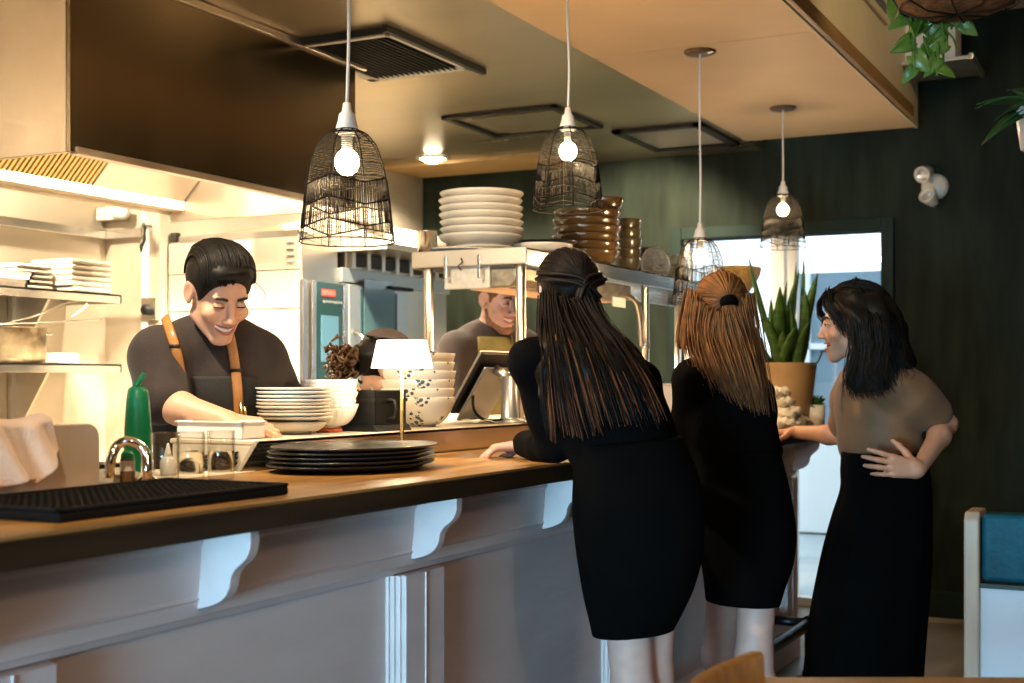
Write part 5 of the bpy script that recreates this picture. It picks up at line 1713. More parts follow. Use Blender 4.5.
def hand(S, wrist, d, n, lat, curl=(.3, .4, .3), spread=.10, s=1., thumb=(.55, .75, .35), tcurl=.3):
    """d along the hand, n out of the palm, lat towards the thumb"""
    w = Vector(wrist); d = Vector(d).normalized(); n = Vector(n); n = (n - d * n.dot(d)).normalized()
    l = d.cross(n)
    if l.dot(Vector(lat)) < 0: l = -l
    kn = []
    for off, ln in ((.029, .086), (.010, .091), (-.010, .087), (-.028, .077)):
        k = w + d * ln * s + l * off * s
        kn.append(k)
        S.cap(w + l * off * .55 * s + d * .008, k, .0135 * s, .0105 * s, .014)
    segs = ((.040, .025, .020), (.045, .028, .021), (.041, .026, .020), (.032, .020, .018))
    for i, k in enumerate(kn):
        dd = (d + l * spread * (1.5 - i)).normalized()
        p = k
        cu = [c * (1 + .10 * (i - 1)) for c in curl]
        r = (.0094, .0086, .0078, .0066)
        for j in range(3):
            ax = l
            a = cu[j]
            nn = (n - dd * n.dot(dd)).normalized()
            dd = (dd * math.cos(a) + nn * math.sin(a)).normalized()
            n2 = n
            q = p + dd * segs[i][j] * s
            S.cap(p, q, r[j] * s * (.86 if i == 3 else 1), r[j + 1] * s * (.86 if i == 3 else 1), .004)
            p = q
    td = (d * thumb[0] + l * thumb[1] + n * thumb[2]).normalized()
    p = w + l * .018 * s + d * .018 * s
    for j, (ln, ra, rb) in enumerate(((.044, .0150, .0115), (.032, .0110, .0095), (.026, .0095, .0075))):
        q = p + td * ln * s
        S.cap(p, q, ra * s, rb * s, .008 if j else .014)
        p = q
        td = (td + d * tcurl).normalized()


def torso(S, J, fw, sex='f', g=0., slim=0.):
    """pelvis, waist, chest and shoulder line"""
    P, Wt, C, N = J['pelvis'], J['waist'], J['chest'], J['neck']
    if sex == 'f': rp, rw, rc = (.158, .118, .125), (.122, .092, .13), (.145, .105, .165)
    else: rp, rw, rc = (.160, .115, .13), (.150, .108, .15), (.178, .118, .18)
    g3 = A((g, g, g))
    S.ell(P, A(rp) + g3 - slim, frame(fw[0], Wt - P), .05)
    S.ell(Wt, A(rw) + g3, frame(lin(fw[0], fw[1], .5), C - P), .06)
    S.ell(C, A(rc) + g3, frame(fw[1], N - Wt), .06)
    r = (.044 if sex == 'f' else .058) + g
    S.chain([J['lsh'], lin(J['lsh'], N, .6), N], [r, r * .92, r * .95], .05)
    S.chain([J['rsh'], lin(J['rsh'], N, .6), N], [r, r * .92, r * .95], .05)


def arm(S, sh, el, wr, sex='f', g=0., upto=1., fore=1.):
    k = 1. if sex == 'm' else .86
    if upto < 1: S.cap(sh, lin(sh, el, upto), .050 * k + g, .046 * k + g, .03); return
    S.cap(sh, el, (.050 if sex == 'm' else .046) * k + g, .038 * k + g, .03)
    m = lin(el, wr, .28)
    S.cap(el, m, .038 * k + g, .042 * k + g, .02)
    S.cap(m, lin(el, wr, fore), .042 * k + g, (.029 * k if fore >= .99 else .031 * k) + g, .02)


def leg(S, hip, knee, ank, toe, sex='f', hipr=.088):
    k = 1. if sex == 'm' else .95
    S.cap(hip, knee, hipr * k, .057 * k, .04)
    back = (Vector(ank) - Vector(toe)); back.z = 0
    back = back.normalized() if back.length > 0 else Vector((0, 0, 0))
    cm = lin(knee, ank, .30) + back * .012
    S.cap(knee, cm, .054 * k, .056 * k, .03)
    S.cap(cm, ank, .055 * k, .036 * k, .03)
    S.chain([ank + back * .02 - UP * .03, lin(ank, toe, .6) - UP * .01, toe], [.034, .034, .024], .02)


def shoes(root, feet, m=None):
    for ank, toe in feet:
        S = Solid()
        back = (Vector(ank) - Vector(toe)); back.z = 0; back.normalize()
        a = Vector(ank); a.z = .045
        t = Vector(toe); t.z = .035
        S.chain([a + back * .028, lin(a, t, .55), t], [.042, .043, .032], .02)
        S.cap(a + UP * .02, a + UP * .045, .042, .044, .02)
        S.cut((a.x, a.y, .006), (0, 0, -1))
        S.mesh('shoe', m or MATS['shoe_black'], root, .007)


def wrinkle(amp, f=22., seed=0.):
    def fn(P):
        x, y, z = P[:, 0], P[:, 1], P[:, 2]
        return amp * (np.sin(f * (x * .8 + z * 1.1) + 2.1 * np.sin(f * .43 * y + seed) + seed) * .6 + np.sin(f * 1.7 * (y * .7 - z * .6 + x * .3) + 1.7 * np.sin(f * .6 * z) + seed * 2) * .4)
    return fn


def strands(b, guides, n, r=.0016, jit=.004, tipjit=.012, lmin=.8, wave=0., wf=30., rnd=None, sides=4, seg=5):
    rnd = rnd or random
    G = [catmull(g, seg) for g in guides]
    m = len(G[0])
    for _ in range(n):
        s = rnd.uniform(0, len(G) - 1.0001)
        i = int(s); f = s - i
        f = f * f * (3 - 2 * f) if False else f
        ln = rnd.uniform(lmin, 1.)
        last = max(4, int(m * ln))
        o = Vector((rnd.gauss(0, 1), rnd.gauss(0, 1), rnd.gauss(0, 1)))
        o2 = Vector((rnd.gauss(0, 1), rnd.gauss(0, 1), rnd.gauss(0, .4)))
        ph = rnd.uniform(0, 6.28); pa = Vector((rnd.gauss(0, 1), rnd.gauss(0, 1), 0))
        pts, rs = [], []
        for k in range(last):
            t = k / (m - 1)
            p = G[i][k].lerp(G[i + 1][k], f) + o * jit + o2 * (tipjit * t * t) + pa * (wave * t ** .6 * math.sin(wf * t + ph))
            pts.append(p); rs.append(r * (1 - .75 * (k / (last - 1)) ** 2.5))
        b.tube(pts, rs, sides, caps=False)


def gather(b, H, rad, cen, tie, n, r=.0016, lo=-.25, rnd=None, jit=.0015, face_y=.6, ears=False):
    """strands running over the scalp to the tie direction"""
    rnd = rnd or random
    tie = Vector(tie).normalized()
    for _ in range(n):
        while True:
            d = Vector((rnd.gauss(0, 1), rnd.gauss(0, 1), rnd.gauss(0, 1))).normalized()
            if d.z > lo and (d.y < face_y or d.z > .55) and d.dot(tie) < .93 and not (ears and abs(d.x) > .45 and d.z < .30): break
        pts, rs = [], []
        o = rnd.uniform(-jit, jit)
        for k in range(10):
            t = k / 9
            q = d.lerp(tie, t).normalized()
            pts.append(H.L(cen[0] + q.x * (rad[0] + o), cen[1] + q.y * (rad[1] + o), cen[2] + q.z * (rad[2] + o)))
            rs.append(r * (.6 + .4 * math.sin(PI * min(1, t + .25))))
        b.tube(pts, rs, 4, caps=False)


def loft(rings, n=40, folds=0., nf=9, seed=0., closed_ends=True):
    """rings: (centre, half width vector, half depth vector)"""
    b = MB(); vs, fs = [], []
    m = len(rings)
    for j, (c, a, d) in enumerate(rings):
        for k in range(n):
            th = 2 * PI * k / n
            w = 1 + folds * (j / (m - 1)) * math.sin(nf * th + seed + .4 * math.sin(2 * th))
            ca, sa = math.cos(th), math.sin(th)
            ca = math.copysign(abs(ca) ** .9, ca); sa = math.copysign(abs(sa) ** .9, sa)
            vs.append(Vector(c) + Vector(a) * ca * w + Vector(d) * sa * w)
    for j in range(m - 1):
        for k in range(n):
            k2 = (k + 1) % n
            fs.append((j * n + k, j * n + k2, (j + 1) * n + k2, (j + 1) * n + k))
    b.add(vs, fs, True)
    return b


def silhouette_loft(rows, depth, name, m, root, n=48, folds=0., nf=9, seed=0., tilt=0.):
    """rows of (v, u left, u right, view depth): a garment whose width follows its outline"""
    R = Vector((CS, SN, 0)); Fw = Vector((-SN, CS, 0))
    ctr = [W((a + b_) / 2, v, d) for v, a, b_, d in rows]
    hw = [abs(b_ - a) / 2 / F * d for v, a, b_, d in rows]
    cs = catmull(ctr, 5)
    hs = [q.x for q in catmull([Vector((h, 0, 0)) for h in hw], 5)]
    rings = [(c + Vector((0, 0, 0)), R * h + UP * (tilt * h), Fw * (h * depth)) for c, h in zip(cs, hs)]
    b = loft(rings, n, folds, nf, seed)
    return b.build(name, m, root, world=True, solid=.006, solidoff=-1)


def P3(*q): return W(*q)


def root_person(label, at):
    return thing('person', label, 'person', (at.x, at.y, 0))


# ---------------------------------------------------------------- dark-haired woman leaning on the bar
J = dict(lsh=P3(530, 362, 3.45), rsh=P3(640, 382, 3.66), neck=P3(588, 342, 3.60), chest=P3(596, 395, 3.53), waist=P3(622, 452, 3.46), pelvis=P3(637, 505, 3.40))
fw = (vdir(-.30, .95), vdir(-.45, .89))
r1 = root_person('woman in black dress with long dark half-tied hair leaning on the bar', J['pelvis'])
Hd = Head(P3(566, 297, 3.67), vdir(-.34, .93, -.15), lean(-.06, .1), 1.0)
S = Solid()
torso(S, J, fw, slim=.035)
Hd.build(S, J['neck'], .048, True)
le, lw = P3(553, 446, 3.54), P3(525, 445, 3.74)
re, rw_ = P3(668, 452, 3.74), P3(640, 445, 3.93)
arm(S, J['lsh'], le, lw); arm(S, J['rsh'], re, rw_)
hand(S, lw, vdir(-1, .25, -.10), (0, 0, -1), vdir(.3, 1, 0), curl=(.55, .65, .5), spread=.05, s=1.0, thumb=(.8, .5, .45))
hand(S, rw_, vdir(-.9, .5, -.05), (0, 0, -1), vdir(-.3, -1, 0), curl=(.3, .4, .3), s=.95)
lk, rk = P3(633, 690, 3.43), P3(652, 676, 3.52)
la, ra = P3(646, 850, 3.43), P3(640, 830, 3.75)
la.z = .085; ra.z = .085
lt_, rt_ = la + vdir(-.55, .83) * .15, ra + vdir(-.5, .86) * .15
lt_.z = rt_.z = .04
leg(S, P3(622, 530, 3.40), lk, la, lt_, hipr=.07); leg(S, P3(654, 530, 3.44), rk, ra, rt_, hipr=.07)
S.mesh('body', MATS['skin_pale'], r1, .005)
T = Solid(); torso(T, J, fw, g=.014)
T.ops = T.ops[1:]
arm(T, J['lsh'], le, lw, g=.012, fore=.96); arm(T, J['rsh'], re, rw_, g=.012, fore=.96)
T.mesh('top', MATS['cloth_black'], r1, .006, noise=wrinkle(.0035, 24, 1.))
silhouette_loft([(440, 574, 680, 3.46), (470, 573, 694, 3.43), (500, 572, 702, 3.41), (530, 574, 704, 3.40), (560, 578, 702, 3.40), (590, 583, 694, 3.41), (612, 588, 684, 3.42), (631, 592, 674, 3.44)], 1.02, 'skirt', MATS['cloth_black_skirt'], r1, tilt=.10)
shoes(r1, ((la, lt_), (ra, rt_)))
# hair
rh = random.Random(3)
G = [[P3(545, 292, 3.59), P3(543, 322, 3.53), P3(544, 350, 3.43), P3(545, 395, 3.39), P3(550, 442, 3.40)],
     [P3(553, 300, 3.545), P3(555, 322, 3.49), P3(560, 350, 3.39), P3(570, 395, 3.345), P3(582, 440, 3.34)],
     [P3(563, 304, 3.535), P3(570, 325, 3.47), P3(582, 352, 3.38), P3(594, 392, 3.335), P3(606, 432, 3.33)],
     [P3(575, 304, 3.535), P3(588, 324, 3.48), P3(606, 350, 3.40), P3(624, 386, 3.345), P3(640, 426, 3.33)],
     [P3(590, 292, 3.58), P3(601, 320, 3.52), P3(623, 347, 3.46), P3(646, 382, 3.40), P3(664, 422, 3.38)]]
Hs = Solid()
Hs.ell(Hd.L(0, -.016, .034), A((.081, .104, .094)), Hd.R, .02)
Hs.cut(Hd.L(0, .062, .058), Hd.D(0, .8, -.55), .01)
for g in G:
    c = catmull(g, 2)
    Hs.chain(c[3:-2], [.017] * (len(c) - 5), .035)
for sx in (-1, 1): Hs.ell(Hd.L(sx * .092, .004, -.012), A((.034, .034, .042)), Hd.R, .008, True)
hm_ = Hs.mesh('hair', MATS['hair_brunette'], r1, .006)
b = MB()
gather(b, Hd, (.083, .106, .096), (0, -.016, .034), (0, -1, -.15), 460, .0026, lo=-.5, rnd=rh, face_y=.45, jit=.003, ears=True)
off = vdir(.2, -1) * .012
strands(b, [[p + off for p in g] for g in G], 620, .0022, .009, .012, .72, rnd=rh)
b.build('hair_strands', MATS['hair_brunette'], hm_, world=True)
b = MB()
off = vdir(.25, -1) * .022
G2 = [[p + off * (.5 if k < 2 else 1.) for k, p in enumerate(g)] for g in G]
G2 = [[g[1].lerp(g[2], .5), g[2], g[3], g[4] + UP * -.01] for g in G2]
strands(b, G2[:3], 44, .0030, .004, .010, .86, rnd=rh)
strands(b, [G2[2], G2[3]], 18, .0028, .005, .010, .8, rnd=rh)
strands(b, G2[3:], 22, .0026, .004, .012, .86, rnd=rh)
b.build('highlights', MATS['hair_highlight'], hm_, world=True)['label'] = 'copper highlighted locks'
# twisted half-up knot
b = MB()
tw = [Hd.L(-.080, -.02, .050), Hd.L(-.066, -.092, .030), Hd.L(-.01, -.134, .008), Hd.L(.03, -.130, -.030)]
for k in range(10):
    o = Vector((rh.gauss(0, .006), rh.gauss(0, .006), rh.gauss(0, .008)))
    b.tube([p + o for p in catmull(tw, 6)], .006, 6)
    tw2 = [Hd.L(.080, -.02, .050), Hd.L(.066, -.092, .030), Hd.L(.005, -.136, .006), Hd.L(-.02, -.132, -.045)]
    b.tube([p + o for p in catmull(tw2, 6)], .006, 6)
b.build('hair_twist', MATS['hair_brunette'], hm_, world=True)

# ---------------------------------------------------------------- blonde woman
J = dict(lsh=P3(693, 378, 4.08), rsh=P3(755, 394, 4.34), neck=P3(730, 358, 4.24), chest=P3(730, 415, 4.18), waist=P3(738, 465, 4.13), pelvis=P3(747, 515, 4.10))
fw = (vdir(-.30, .95), vdir(-.45, .89))
r2 = root_person('blonde woman in black top and skirt standing between the other two women', J['pelvis'])
Hd = Head(P3(721, 312, 4.27), vdir(-.04, 1., -.10), lean(-.05, .1), .98)
S = Solid(); torso(S, J, fw, slim=.04); Hd.build(S, J['neck'], .047, True)
le, lw = P3(678, 450, 4.22), P3(655, 439, 4.44)
re, rw_ = P3(768, 450, 4.42), P3(748, 441, 4.62)
arm(S, J['lsh'], le, lw); arm(S, J['rsh'], re, rw_)
hand(S, lw, vdir(-.9, .5, -.05), (0, 0, -1), vdir(.3, 1, 0), s=.95); hand(S, rw_, vdir(-.9, .5, -.05), (0, 0, -1), vdir(-.3, -1, 0), s=.95)
lk, rk = P3(719, 655, 4.30), P3(754, 655, 4.08)
la, ra = P3(724, 780, 4.48), P3(768, 800, 4.12)
la.z = ra.z = .085
lt_, rt_ = la + vdir(-.5, .86) * .15, ra + vdir(-.3, .95) * .15
lt_.z = rt_.z = .04
leg(S, P3(732, 535, 4.12), lk, la, lt_, hipr=.068); leg(S, P3(760, 535, 4.09), rk, ra, rt_, hipr=.068)
S.mesh('body', MATS['skin_pale'], r2, .005)
T = Solid(); torso(T, J, fw, g=.014); T.ops = T.ops[1:]
arm(T, J['lsh'], le, lw, g=.013, fore=.94); arm(T, J['rsh'], re, rw_, g=.013, fore=.94)
T.mesh('top', MATS['cloth_black'], r2, .006, noise=wrinkle(.004, 22, 2.5))
silhouette_loft([(448, 697, 779, 4.14), (475, 696, 786, 4.12), (500, 697, 791, 4.11), (530, 699, 795, 4.10), (560, 701, 792, 4.10), (582, 704, 785, 4.10), (602, 706, 779, 4.11)], 1.05, 'skirt', MATS['cloth_black_skirt'], r2, tilt=-.05)
shoes(r2, ((la, lt_), (ra, rt_)))
# hem slit tail
b = MB(); c = [W(772, 590, 4.04), W(778, 606, 4.04), W(781, 588, 4.05)]
b.tube([c[0], c[1], c[2]], [.010, .006, .010], 8); b.build('hem_point', MATS['cloth_black_skirt'], r2, world=True)
G = [[P3(690, 290, 4.22), P3(685, 315, 4.17), P3(682, 340, 4.10), P3(684, 357, 4.07)],
     [P3(698, 305, 4.15), P3(696, 328, 4.13), P3(701, 354, 4.05), P3(714, 388, 4.02)],
     [P3(716, 318, 4.11), P3(713, 338, 4.09), P3(722, 366, 4.03), P3(738, 408, 4.01)],
     [P3(730, 318, 4.11), P3(737, 338, 4.10), P3(746, 370, 4.05), P3(757, 418, 4.03)],
     [P3(750, 292, 4.20), P3(756, 330, 4.18), P3(762, 370, 4.15), P3(768, 420, 4.14)]]
Hs = Solid()
Hs.ell(Hd.L(0, -.016, .034), A((.082, .104, .094)), Hd.R, .02)
Hs.cut(Hd.L(0, .062, .058), Hd.D(0, .8, -.55), .01)
for g in G:
    c = [p + vdir(0, 1) * .012 for p in catmull(g, 3)]; Hs.chain(c[3:-2], [.010] * (len(c) - 5), .03)
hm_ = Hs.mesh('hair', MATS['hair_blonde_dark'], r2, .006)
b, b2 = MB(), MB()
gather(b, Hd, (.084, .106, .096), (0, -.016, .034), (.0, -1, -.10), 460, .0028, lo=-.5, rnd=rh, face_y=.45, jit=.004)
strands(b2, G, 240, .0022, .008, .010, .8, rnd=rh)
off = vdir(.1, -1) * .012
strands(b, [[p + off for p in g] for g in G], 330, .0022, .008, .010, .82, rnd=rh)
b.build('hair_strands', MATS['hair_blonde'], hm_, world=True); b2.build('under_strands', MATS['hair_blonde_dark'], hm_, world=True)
tie_p = Hd.L(0, -.130, .012)
b = MB()
T_ = Hd.D(0, -.5, -1)
b.lathe([(.018, -.016), (.026, -.011), (.029, 0), (.026, .011), (.018, .016)], 18, M=Matrix.Translation(tie_p) @ T_.to_track_quat('Z', 'Y').to_matrix().to_4x4(), cap0=True, cap1=True)
b.build('hair_tie', MATS['cloth_black'], r2, world=True)
b = MB()
tail = [[tie_p + Hd.D(dx, 0, .0) * 1., tie_p + Hd.D(dx * 2, -.018, -.05), tie_p + Hd.D(dx * 2.6, -.012, -.12), tie_p + Hd.D(dx * 3 + .03, .0, -.22)] for dx in (-.012, -.004, .004, .012)]
strands(b, tail, 120, .0022, .003, .010, .75, rnd=rh); b.build('ponytail', MATS['hair_blonde'], hm_, world=True)

# ---------------------------------------------------------------- woman in the brown blouse
J = dict(lsh=P3(893, 384, 4.46), rsh=P3(858, 384, 4.80), neck=P3(874, 370, 4.62), chest=P3(874, 408, 4.60), waist=P3(882, 455, 4.60), pelvis=P3(886, 500, 4.60))
fw = (vdir(-.93, -.30), vdir(-.93, -.28))
r3 = root_person('smiling woman in brown short-sleeved blouse with one hand on her hip', J['pelvis'])
Hd = Head(P3(852, 325, 4.60), vdir(-1., .06, -.10), lean(-.12, 0), 1.06)
S = Solid(); torso(S, J, fw, slim=.045); Hd.build(S, J['neck'], .047, True, smile=1., open_mouth=.5)
le, lw = P3(947, 424, 4.52), P3(918, 470, 4.30)
re, rw_ = P3(842, 436, 4.98), P3(796, 432, 5.15)
arm(S, J['lsh'], le, lw); arm(S, J['rsh'], re, rw_)
hand(S, lw, vdir(-.98, -.08, .16), vdir(0, 1, 0), vdir(.15, .2, 1), curl=(.06, .14, .10), spread=.085, s=1.0, thumb=(.4, .6, .5))
hand(S, rw_, vdir(-1, .25, -.05), (0, 0, -1), vdir(-.2, -1, 0), curl=(.5, .5, .4), s=.95)
la, ra = P3(862, 720, 4.55), P3(880, 720, 4.7); la.z = ra.z = .085
lt_, rt_ = la + vdir(-.97, -.2) * .15, ra + vdir(-.97, -.2) * .15
lt_.z = rt_.z = .04
leg(S, P3(882, 530, 4.54), P3(868, 625, 4.52), la, lt_, hipr=.066); leg(S, P3(884, 530, 4.62), P3(876, 625, 4.64), ra, rt_, hipr=.066)
S.mesh('body', MATS['skin_tan'], r3, .0045)
T = Solid(); torso(T, J, fw, g=.020); T.ops = T.ops[1:]
T.ell(lin(J['chest'], J['waist'], .75), (.140, .118, .08), frame(fw[1], UP), .06)
T.cap(J['lsh'], lin(J['lsh'], le, .30), .064, .082, .05); T.cap(lin(J['lsh'], le, .30), lin(J['lsh'], le, .74), .082, .066, .03)
T.cap(J['rsh'], lin(J['rsh'], re, .30), .064, .080, .05); T.cap(lin(J['rsh'], re, .30), lin(J['rsh'], re, .72), .080, .064, .03)
cl = J['lsh'].lerp(le, .76)
wz = W(880, 462, 4.6).z
T.mesh('blouse', MATS['cloth_brown'], r3, .0055, noise=wrinkle(.005, 20, .7), keep=lambda P: wz - P[:, 2])
silhouette_loft([(452, 843, 925, 4.58), (470, 842, 927, 4.58), (490, 842, 929, 4.58), (520, 833, 929, 4.58), (560, 823, 928, 4.58), (620, 812, 923, 4.58), (683, 806, 918, 4.58), (742, 803, 915, 4.58)], 1.0, 'long_skirt', MATS['cloth_black_skirt'], r3, folds=.05, nf=11, seed=.6)
shoes(r3, ((la, lt_), (ra, rt_)))
Hd.face_parts(r3, MATS['brow_black'], .7, teeth=True, lips=MATS['lip_rose'], toff=-.007)
Hs = Solid()
Hs.ell(Hd.L(0, -.020, .040), A((.094, .112, .100)) * 1.06, Hd.R, .02)
Hs.ell(Hd.L(-.0, -.06, -.06), A((.10, .075, .10)), Hd.R, .04)
GW = [[P3(834, 290, 4.53), P3(843, 312, 4.50), P3(848, 345, 4.47), P3(842, 374, 4.45), P3(846, 398, 4.46)],
      [P3(852, 278, 4.50), P3(858, 315, 4.46), P3(861, 350, 4.43), P3(857, 380, 4.42), P3(864, 400, 4.42)],
      [P3(868, 278, 4.50), P3(876, 315, 4.45), P3(879, 345, 4.42), P3(877, 374, 4.40), P3(882, 396, 4.40)],
      [P3(881, 290, 4.56), P3(889, 320, 4.52), P3(895, 345, 4.48), P3(898, 365, 4.45), P3(902, 380, 4.45)],
      [P3(884, 300, 4.66), P3(893, 330, 4.66), P3(899, 350, 4.66), P3(901, 368, 4.66), P3(904, 378, 4.66)]]
for g in GW:
    c = catmull(g, 3); Hs.chain(c[2:-1], [.034 + .006 * math.sin(i * 1.3) for i in range(len(c) - 3)], .03)
Hs.cut(Hd.L(0, .060, .070), Hd.D(0, .86, -.50), .012)
hm_ = Hs.mesh('hair', MATS['hair_black'], r3, .006, noise=wrinkle(.005, 55, 1.3))
b = MB()
GW2 = [[P3(856, 284, 4.60)] + [p + vdir(.12, -1) * .036 for p in g[1:]] for g in GW]
strands(b, GW2, 900, .0019, .008, .010, .86, wave=.007, wf=15, rnd=rh, seg=7)
gather(b, Hd, (.097, .116, .104), (0, -.020, .040), (0, -1, -.9), 420, .0028, lo=-.3, rnd=rh, face_y=.50, jit=.003)
# loose fringe locks falling beside the brow
fr0 = [[Hd.L(.02, .075, .115), Hd.L(.05, .098, .075), Hd.L(.072, .085, .03), Hd.L(.080, .060, -.02)], [Hd.L(-.03, .07, .118), Hd.L(-.06, .092, .075), Hd.L(-.078, .075, .03), Hd.L(-.084, .05, -.03)], [Hd.L(-.045, .06, .118), Hd.L(-.075, .07, .07), Hd.L(-.088, .05, .02), Hd.L(-.092, .03, -.05)]]
strands(b, fr0[1:], 60, .0024, .004, .006, .85, wave=.004, wf=14, rnd=rh); strands(b, [fr0[0], [p + Hd.D(.012, -.02, 0) for p in fr0[0]]], 30, .0022, .003, .006, .8, wave=.004, wf=14, rnd=rh)
b.build('hair_strands', MATS['hair_black'], hm_, world=True)
b = MB(); pts = [lin(J['chest'], J['neck'], .75) + fw[1] * .118, J['chest'] + fw[1] * .128, lin(J['chest'], J['waist'], .8) + fw[1] * .118]
b.tube(catmull(pts, 5), .004, 6); b.build('placket', MATS['cloth_brown'], r3, world=True)

# ---------------------------------------------------------------- smiling cook
J = dict(rsh=P3(158, 355, 3.58), lsh=P3(258, 357, 3.80), neck=P3(214, 342, 3.72), chest=P3(212, 395, 3.72), waist=P3(212, 460, 3.78), pelvis=P3(212, 510, 3.80))
fw = (vdir(.40, -.92), vdir(.40, -.92, -.1))
r4 = root_person('laughing cook with slicked black hair, charcoal shirt and tan leather apron straps', J['pelvis'])
Hd = Head(P3(218, 293, 3.58), vdir(.54, -.70, -.56), lean(-.06, 0), 1.03)
S = Solid(); torso(S, J, fw, 'm'); Hd.build(S, J['neck'] + Vector((0, 0, .0)), .056, False, smile=1.3, open_mouth=1.)
re, rw_ = P3(163, 404, 3.50), P3(226, 421, 3.43)
le, lw = P3(280, 402, 3.92), P3(290, 425, 3.72)
arm(S, J['rsh'], re, rw_, 'm'); arm(S, J['lsh'], le, lw, 'm')
hand(S, rw_, vdir(.95, -.1, -.12), vdir(.1, .3, -1), vdir(.2, -.8, .4), curl=(.4, .45, .3), s=1.05)
hand(S, lw, vdir(.1, -.9, -.1), vdir(0, 0, -1), vdir(-1, .2, 0), curl=(.4, .5, .4), s=1.05)
feet = []
for sx, hp in ((-1, P3(190, 520, 3.78)), (1, P3(236, 520, 3.84))):
    kn_ = Vector((hp.x, hp.y, .50)) + fw[0] * .02; an = Vector((hp.x, hp.y, .085)); to = an + fw[0] * .17; to.z = .04
    leg(S, hp, kn_, an, to, 'm'); feet.append((an, to))
S.mesh('body', MATS['skin_warm'], r4, .0035)
T = Solid(); torso(T, J, fw, 'm', g=.018)
arm(T, J['rsh'], re, rw_, 'm', g=.026, upto=.86); arm(T, J['lsh'], le, lw, 'm', g=.026, upto=.9)
T.mesh('shirt', MATS['cloth_charcoal'], r4, .005, noise=wrinkle(.005, 24, .2))
Tr = Solid()
for an, to in feet:
    hp = Vector((an.x, an.y, J['pelvis'].z - .04)); Tr.chain([hp, Vector((an.x, an.y, .5)), Vector((an.x, an.y, .10))], [.108, .082, .066], .03)
Tr.ell(J['pelvis'], (.18, .135, .14), frame(fw[0], UP), .03)
Tr.mesh('trousers', MATS['apron_black'], r4, .009)
shoes(r4, feet)
Hd.face_parts(r4, MATS['brow_black'], .05, teeth=True, lips=MATS['lip_rose'])
# apron bib, skirt and straps follow the chest
Ap = Solid(); torso(Ap, J, fw, 'm', g=.030)
Rb = frame(fw[1], UP)
axr, axf = Vector(Rb[:, 0]), Vector(Rb[:, 1])
cz = J['chest']
def bibkeep(P):
    q = P - A(cz)
    x, y, z = q @ A(axr), q @ A(axf), q[:, 2]
    wd = np.where(z > -.02, .105, .17)
    return np.maximum.reduce([np.abs(x) - wd, .0 - y, z - .052 , -z - .62])
Ap.ell(J['pelvis'] - UP * .12, (.19, .15, .3), frame(fw[0], UP), .04)
ap = Ap.mesh('apron', MATS['apron_black'], r4, .005, noise=wrinkle(.003, 18, 2.), keep=bibkeep)
def on_chest(u, v, d0=3.2, g=.040):
    """first point along the view ray that touches the grown chest"""
    o = A(W(u, v, 2.9)); e = A(W(u, v, 3.9))
    C = Solid(); torso(C, J, fw, 'm', g=g)
    t = np.linspace(0, 1, 500); P = o + (e - o) * t[:, None]
    dd_ = C.dist(P, .05)
    i = np.argmax(dd_ < 0)
    return Vector(P[i]) if (dd_ < 0).any() else None
for nm, pts in (('strap', [(165, 317), (170, 332), (176, 350), (180, 370), (184, 391)]), ('strap', [(229, 333), (233, 352), (236, 375), (238, 395), (239, 416)])):
    q = [on_chest(*p) for p in pts]; q = [p for p in q if p is not None]
    if len(q) >= 3:
        b = MB(); b.tube(catmull(q, 5), .0135, 8, flat=.28, up=-Vector((-SN, CS, 0))); st_ = b.build('strap', MATS['leather_tan'], r4, world=True)
        b = MB(); c = catmull(q, 5); c = c[int(len(c) * .45)]
        b.tube([c + Vector((CS, SN, 0)) * -.014, c + Vector((CS, SN, 0)) * .014], .006, 8); b.build('buckle', MATS['dark_metal'], st_, world=True)
pz = on_chest(241, 402, g=.05)
if pz is not None:
    b = MB(); b.tube([pz, pz - UP * .055], .005, 8); b.tube([pz - UP * .012 + Vector((CS, SN, 0)) * .010, pz - UP * .05 + Vector((CS, SN, 0)) * .014], .004, 8); b.build('apron_clip', MATS['brass'], r4, world=True)
# hair: slicked back mass with combed ridges
Hs = Solid()
Hs.ell(Hd.L(0, -.014, .040), A((.082, .101, .090)) * 1.03, Hd.R, .02)
Hs.ell(Hd.L(0, .045, .088), A((.056, .046, .026)) * 1.03, Hd.R, .03)
Hs.cut(Hd.L(0, .074, .074), Hd.D(0, .90, -.44), .010)
Hs.cut(Hd.L(0, 0, -.035), Hd.D(0, .35, -1), .008)
for sx in (-1, 1): Hs.ell(Hd.L(sx * .088, .004, -.002), A((.03, .026, .034)), Hd.R, .006, True)
hm_ = Hs.mesh('hair', MATS['hair_black'], r4, .0045)
b = MB()
for k in range(460):
    ph = rh.uniform(-1.15, 1.15)
    x = .086 * math.sin(ph); cp_ = math.cos(ph) ** .6
    a0 = math.radians(rh.uniform(15, 42)) - abs(ph) * .06; a1 = math.radians(rh.uniform(150, 205))
    pts, rs = [], []
    dr = rh.uniform(-.002, .006)
    for i in range(12):
        a = a0 + (a1 - a0) * i / 11
        em = -.012 * max(0, 1 - i / 2.2)
        q = (x * (1 - .12 * (i / 11)), -.014 + (.104 + em + dr + .006 * math.sin(i * .9 + ph * 3)) * cp_ * math.cos(a), .040 + (.093 + em + dr + .010 * max(0, math.cos(a * 1.1 - .75)) ** 2) * cp_ * math.sin(a))
        pts.append(Hd.L(*q)); rs.append(.0023 * (.5 + .5 * math.sin(PI * min(.95, i / 11 + .15))))
    b.tube(pts, rs, 4, caps=False)
b.tube(catmull([Hd.L(-.03, .09, .10), Hd.L(-.075, .105, .06), Hd.L(-.083, .095, .02)], 5), .0010, 4)
b.build('hair_strands', MATS['hair_black'], hm_, world=True)

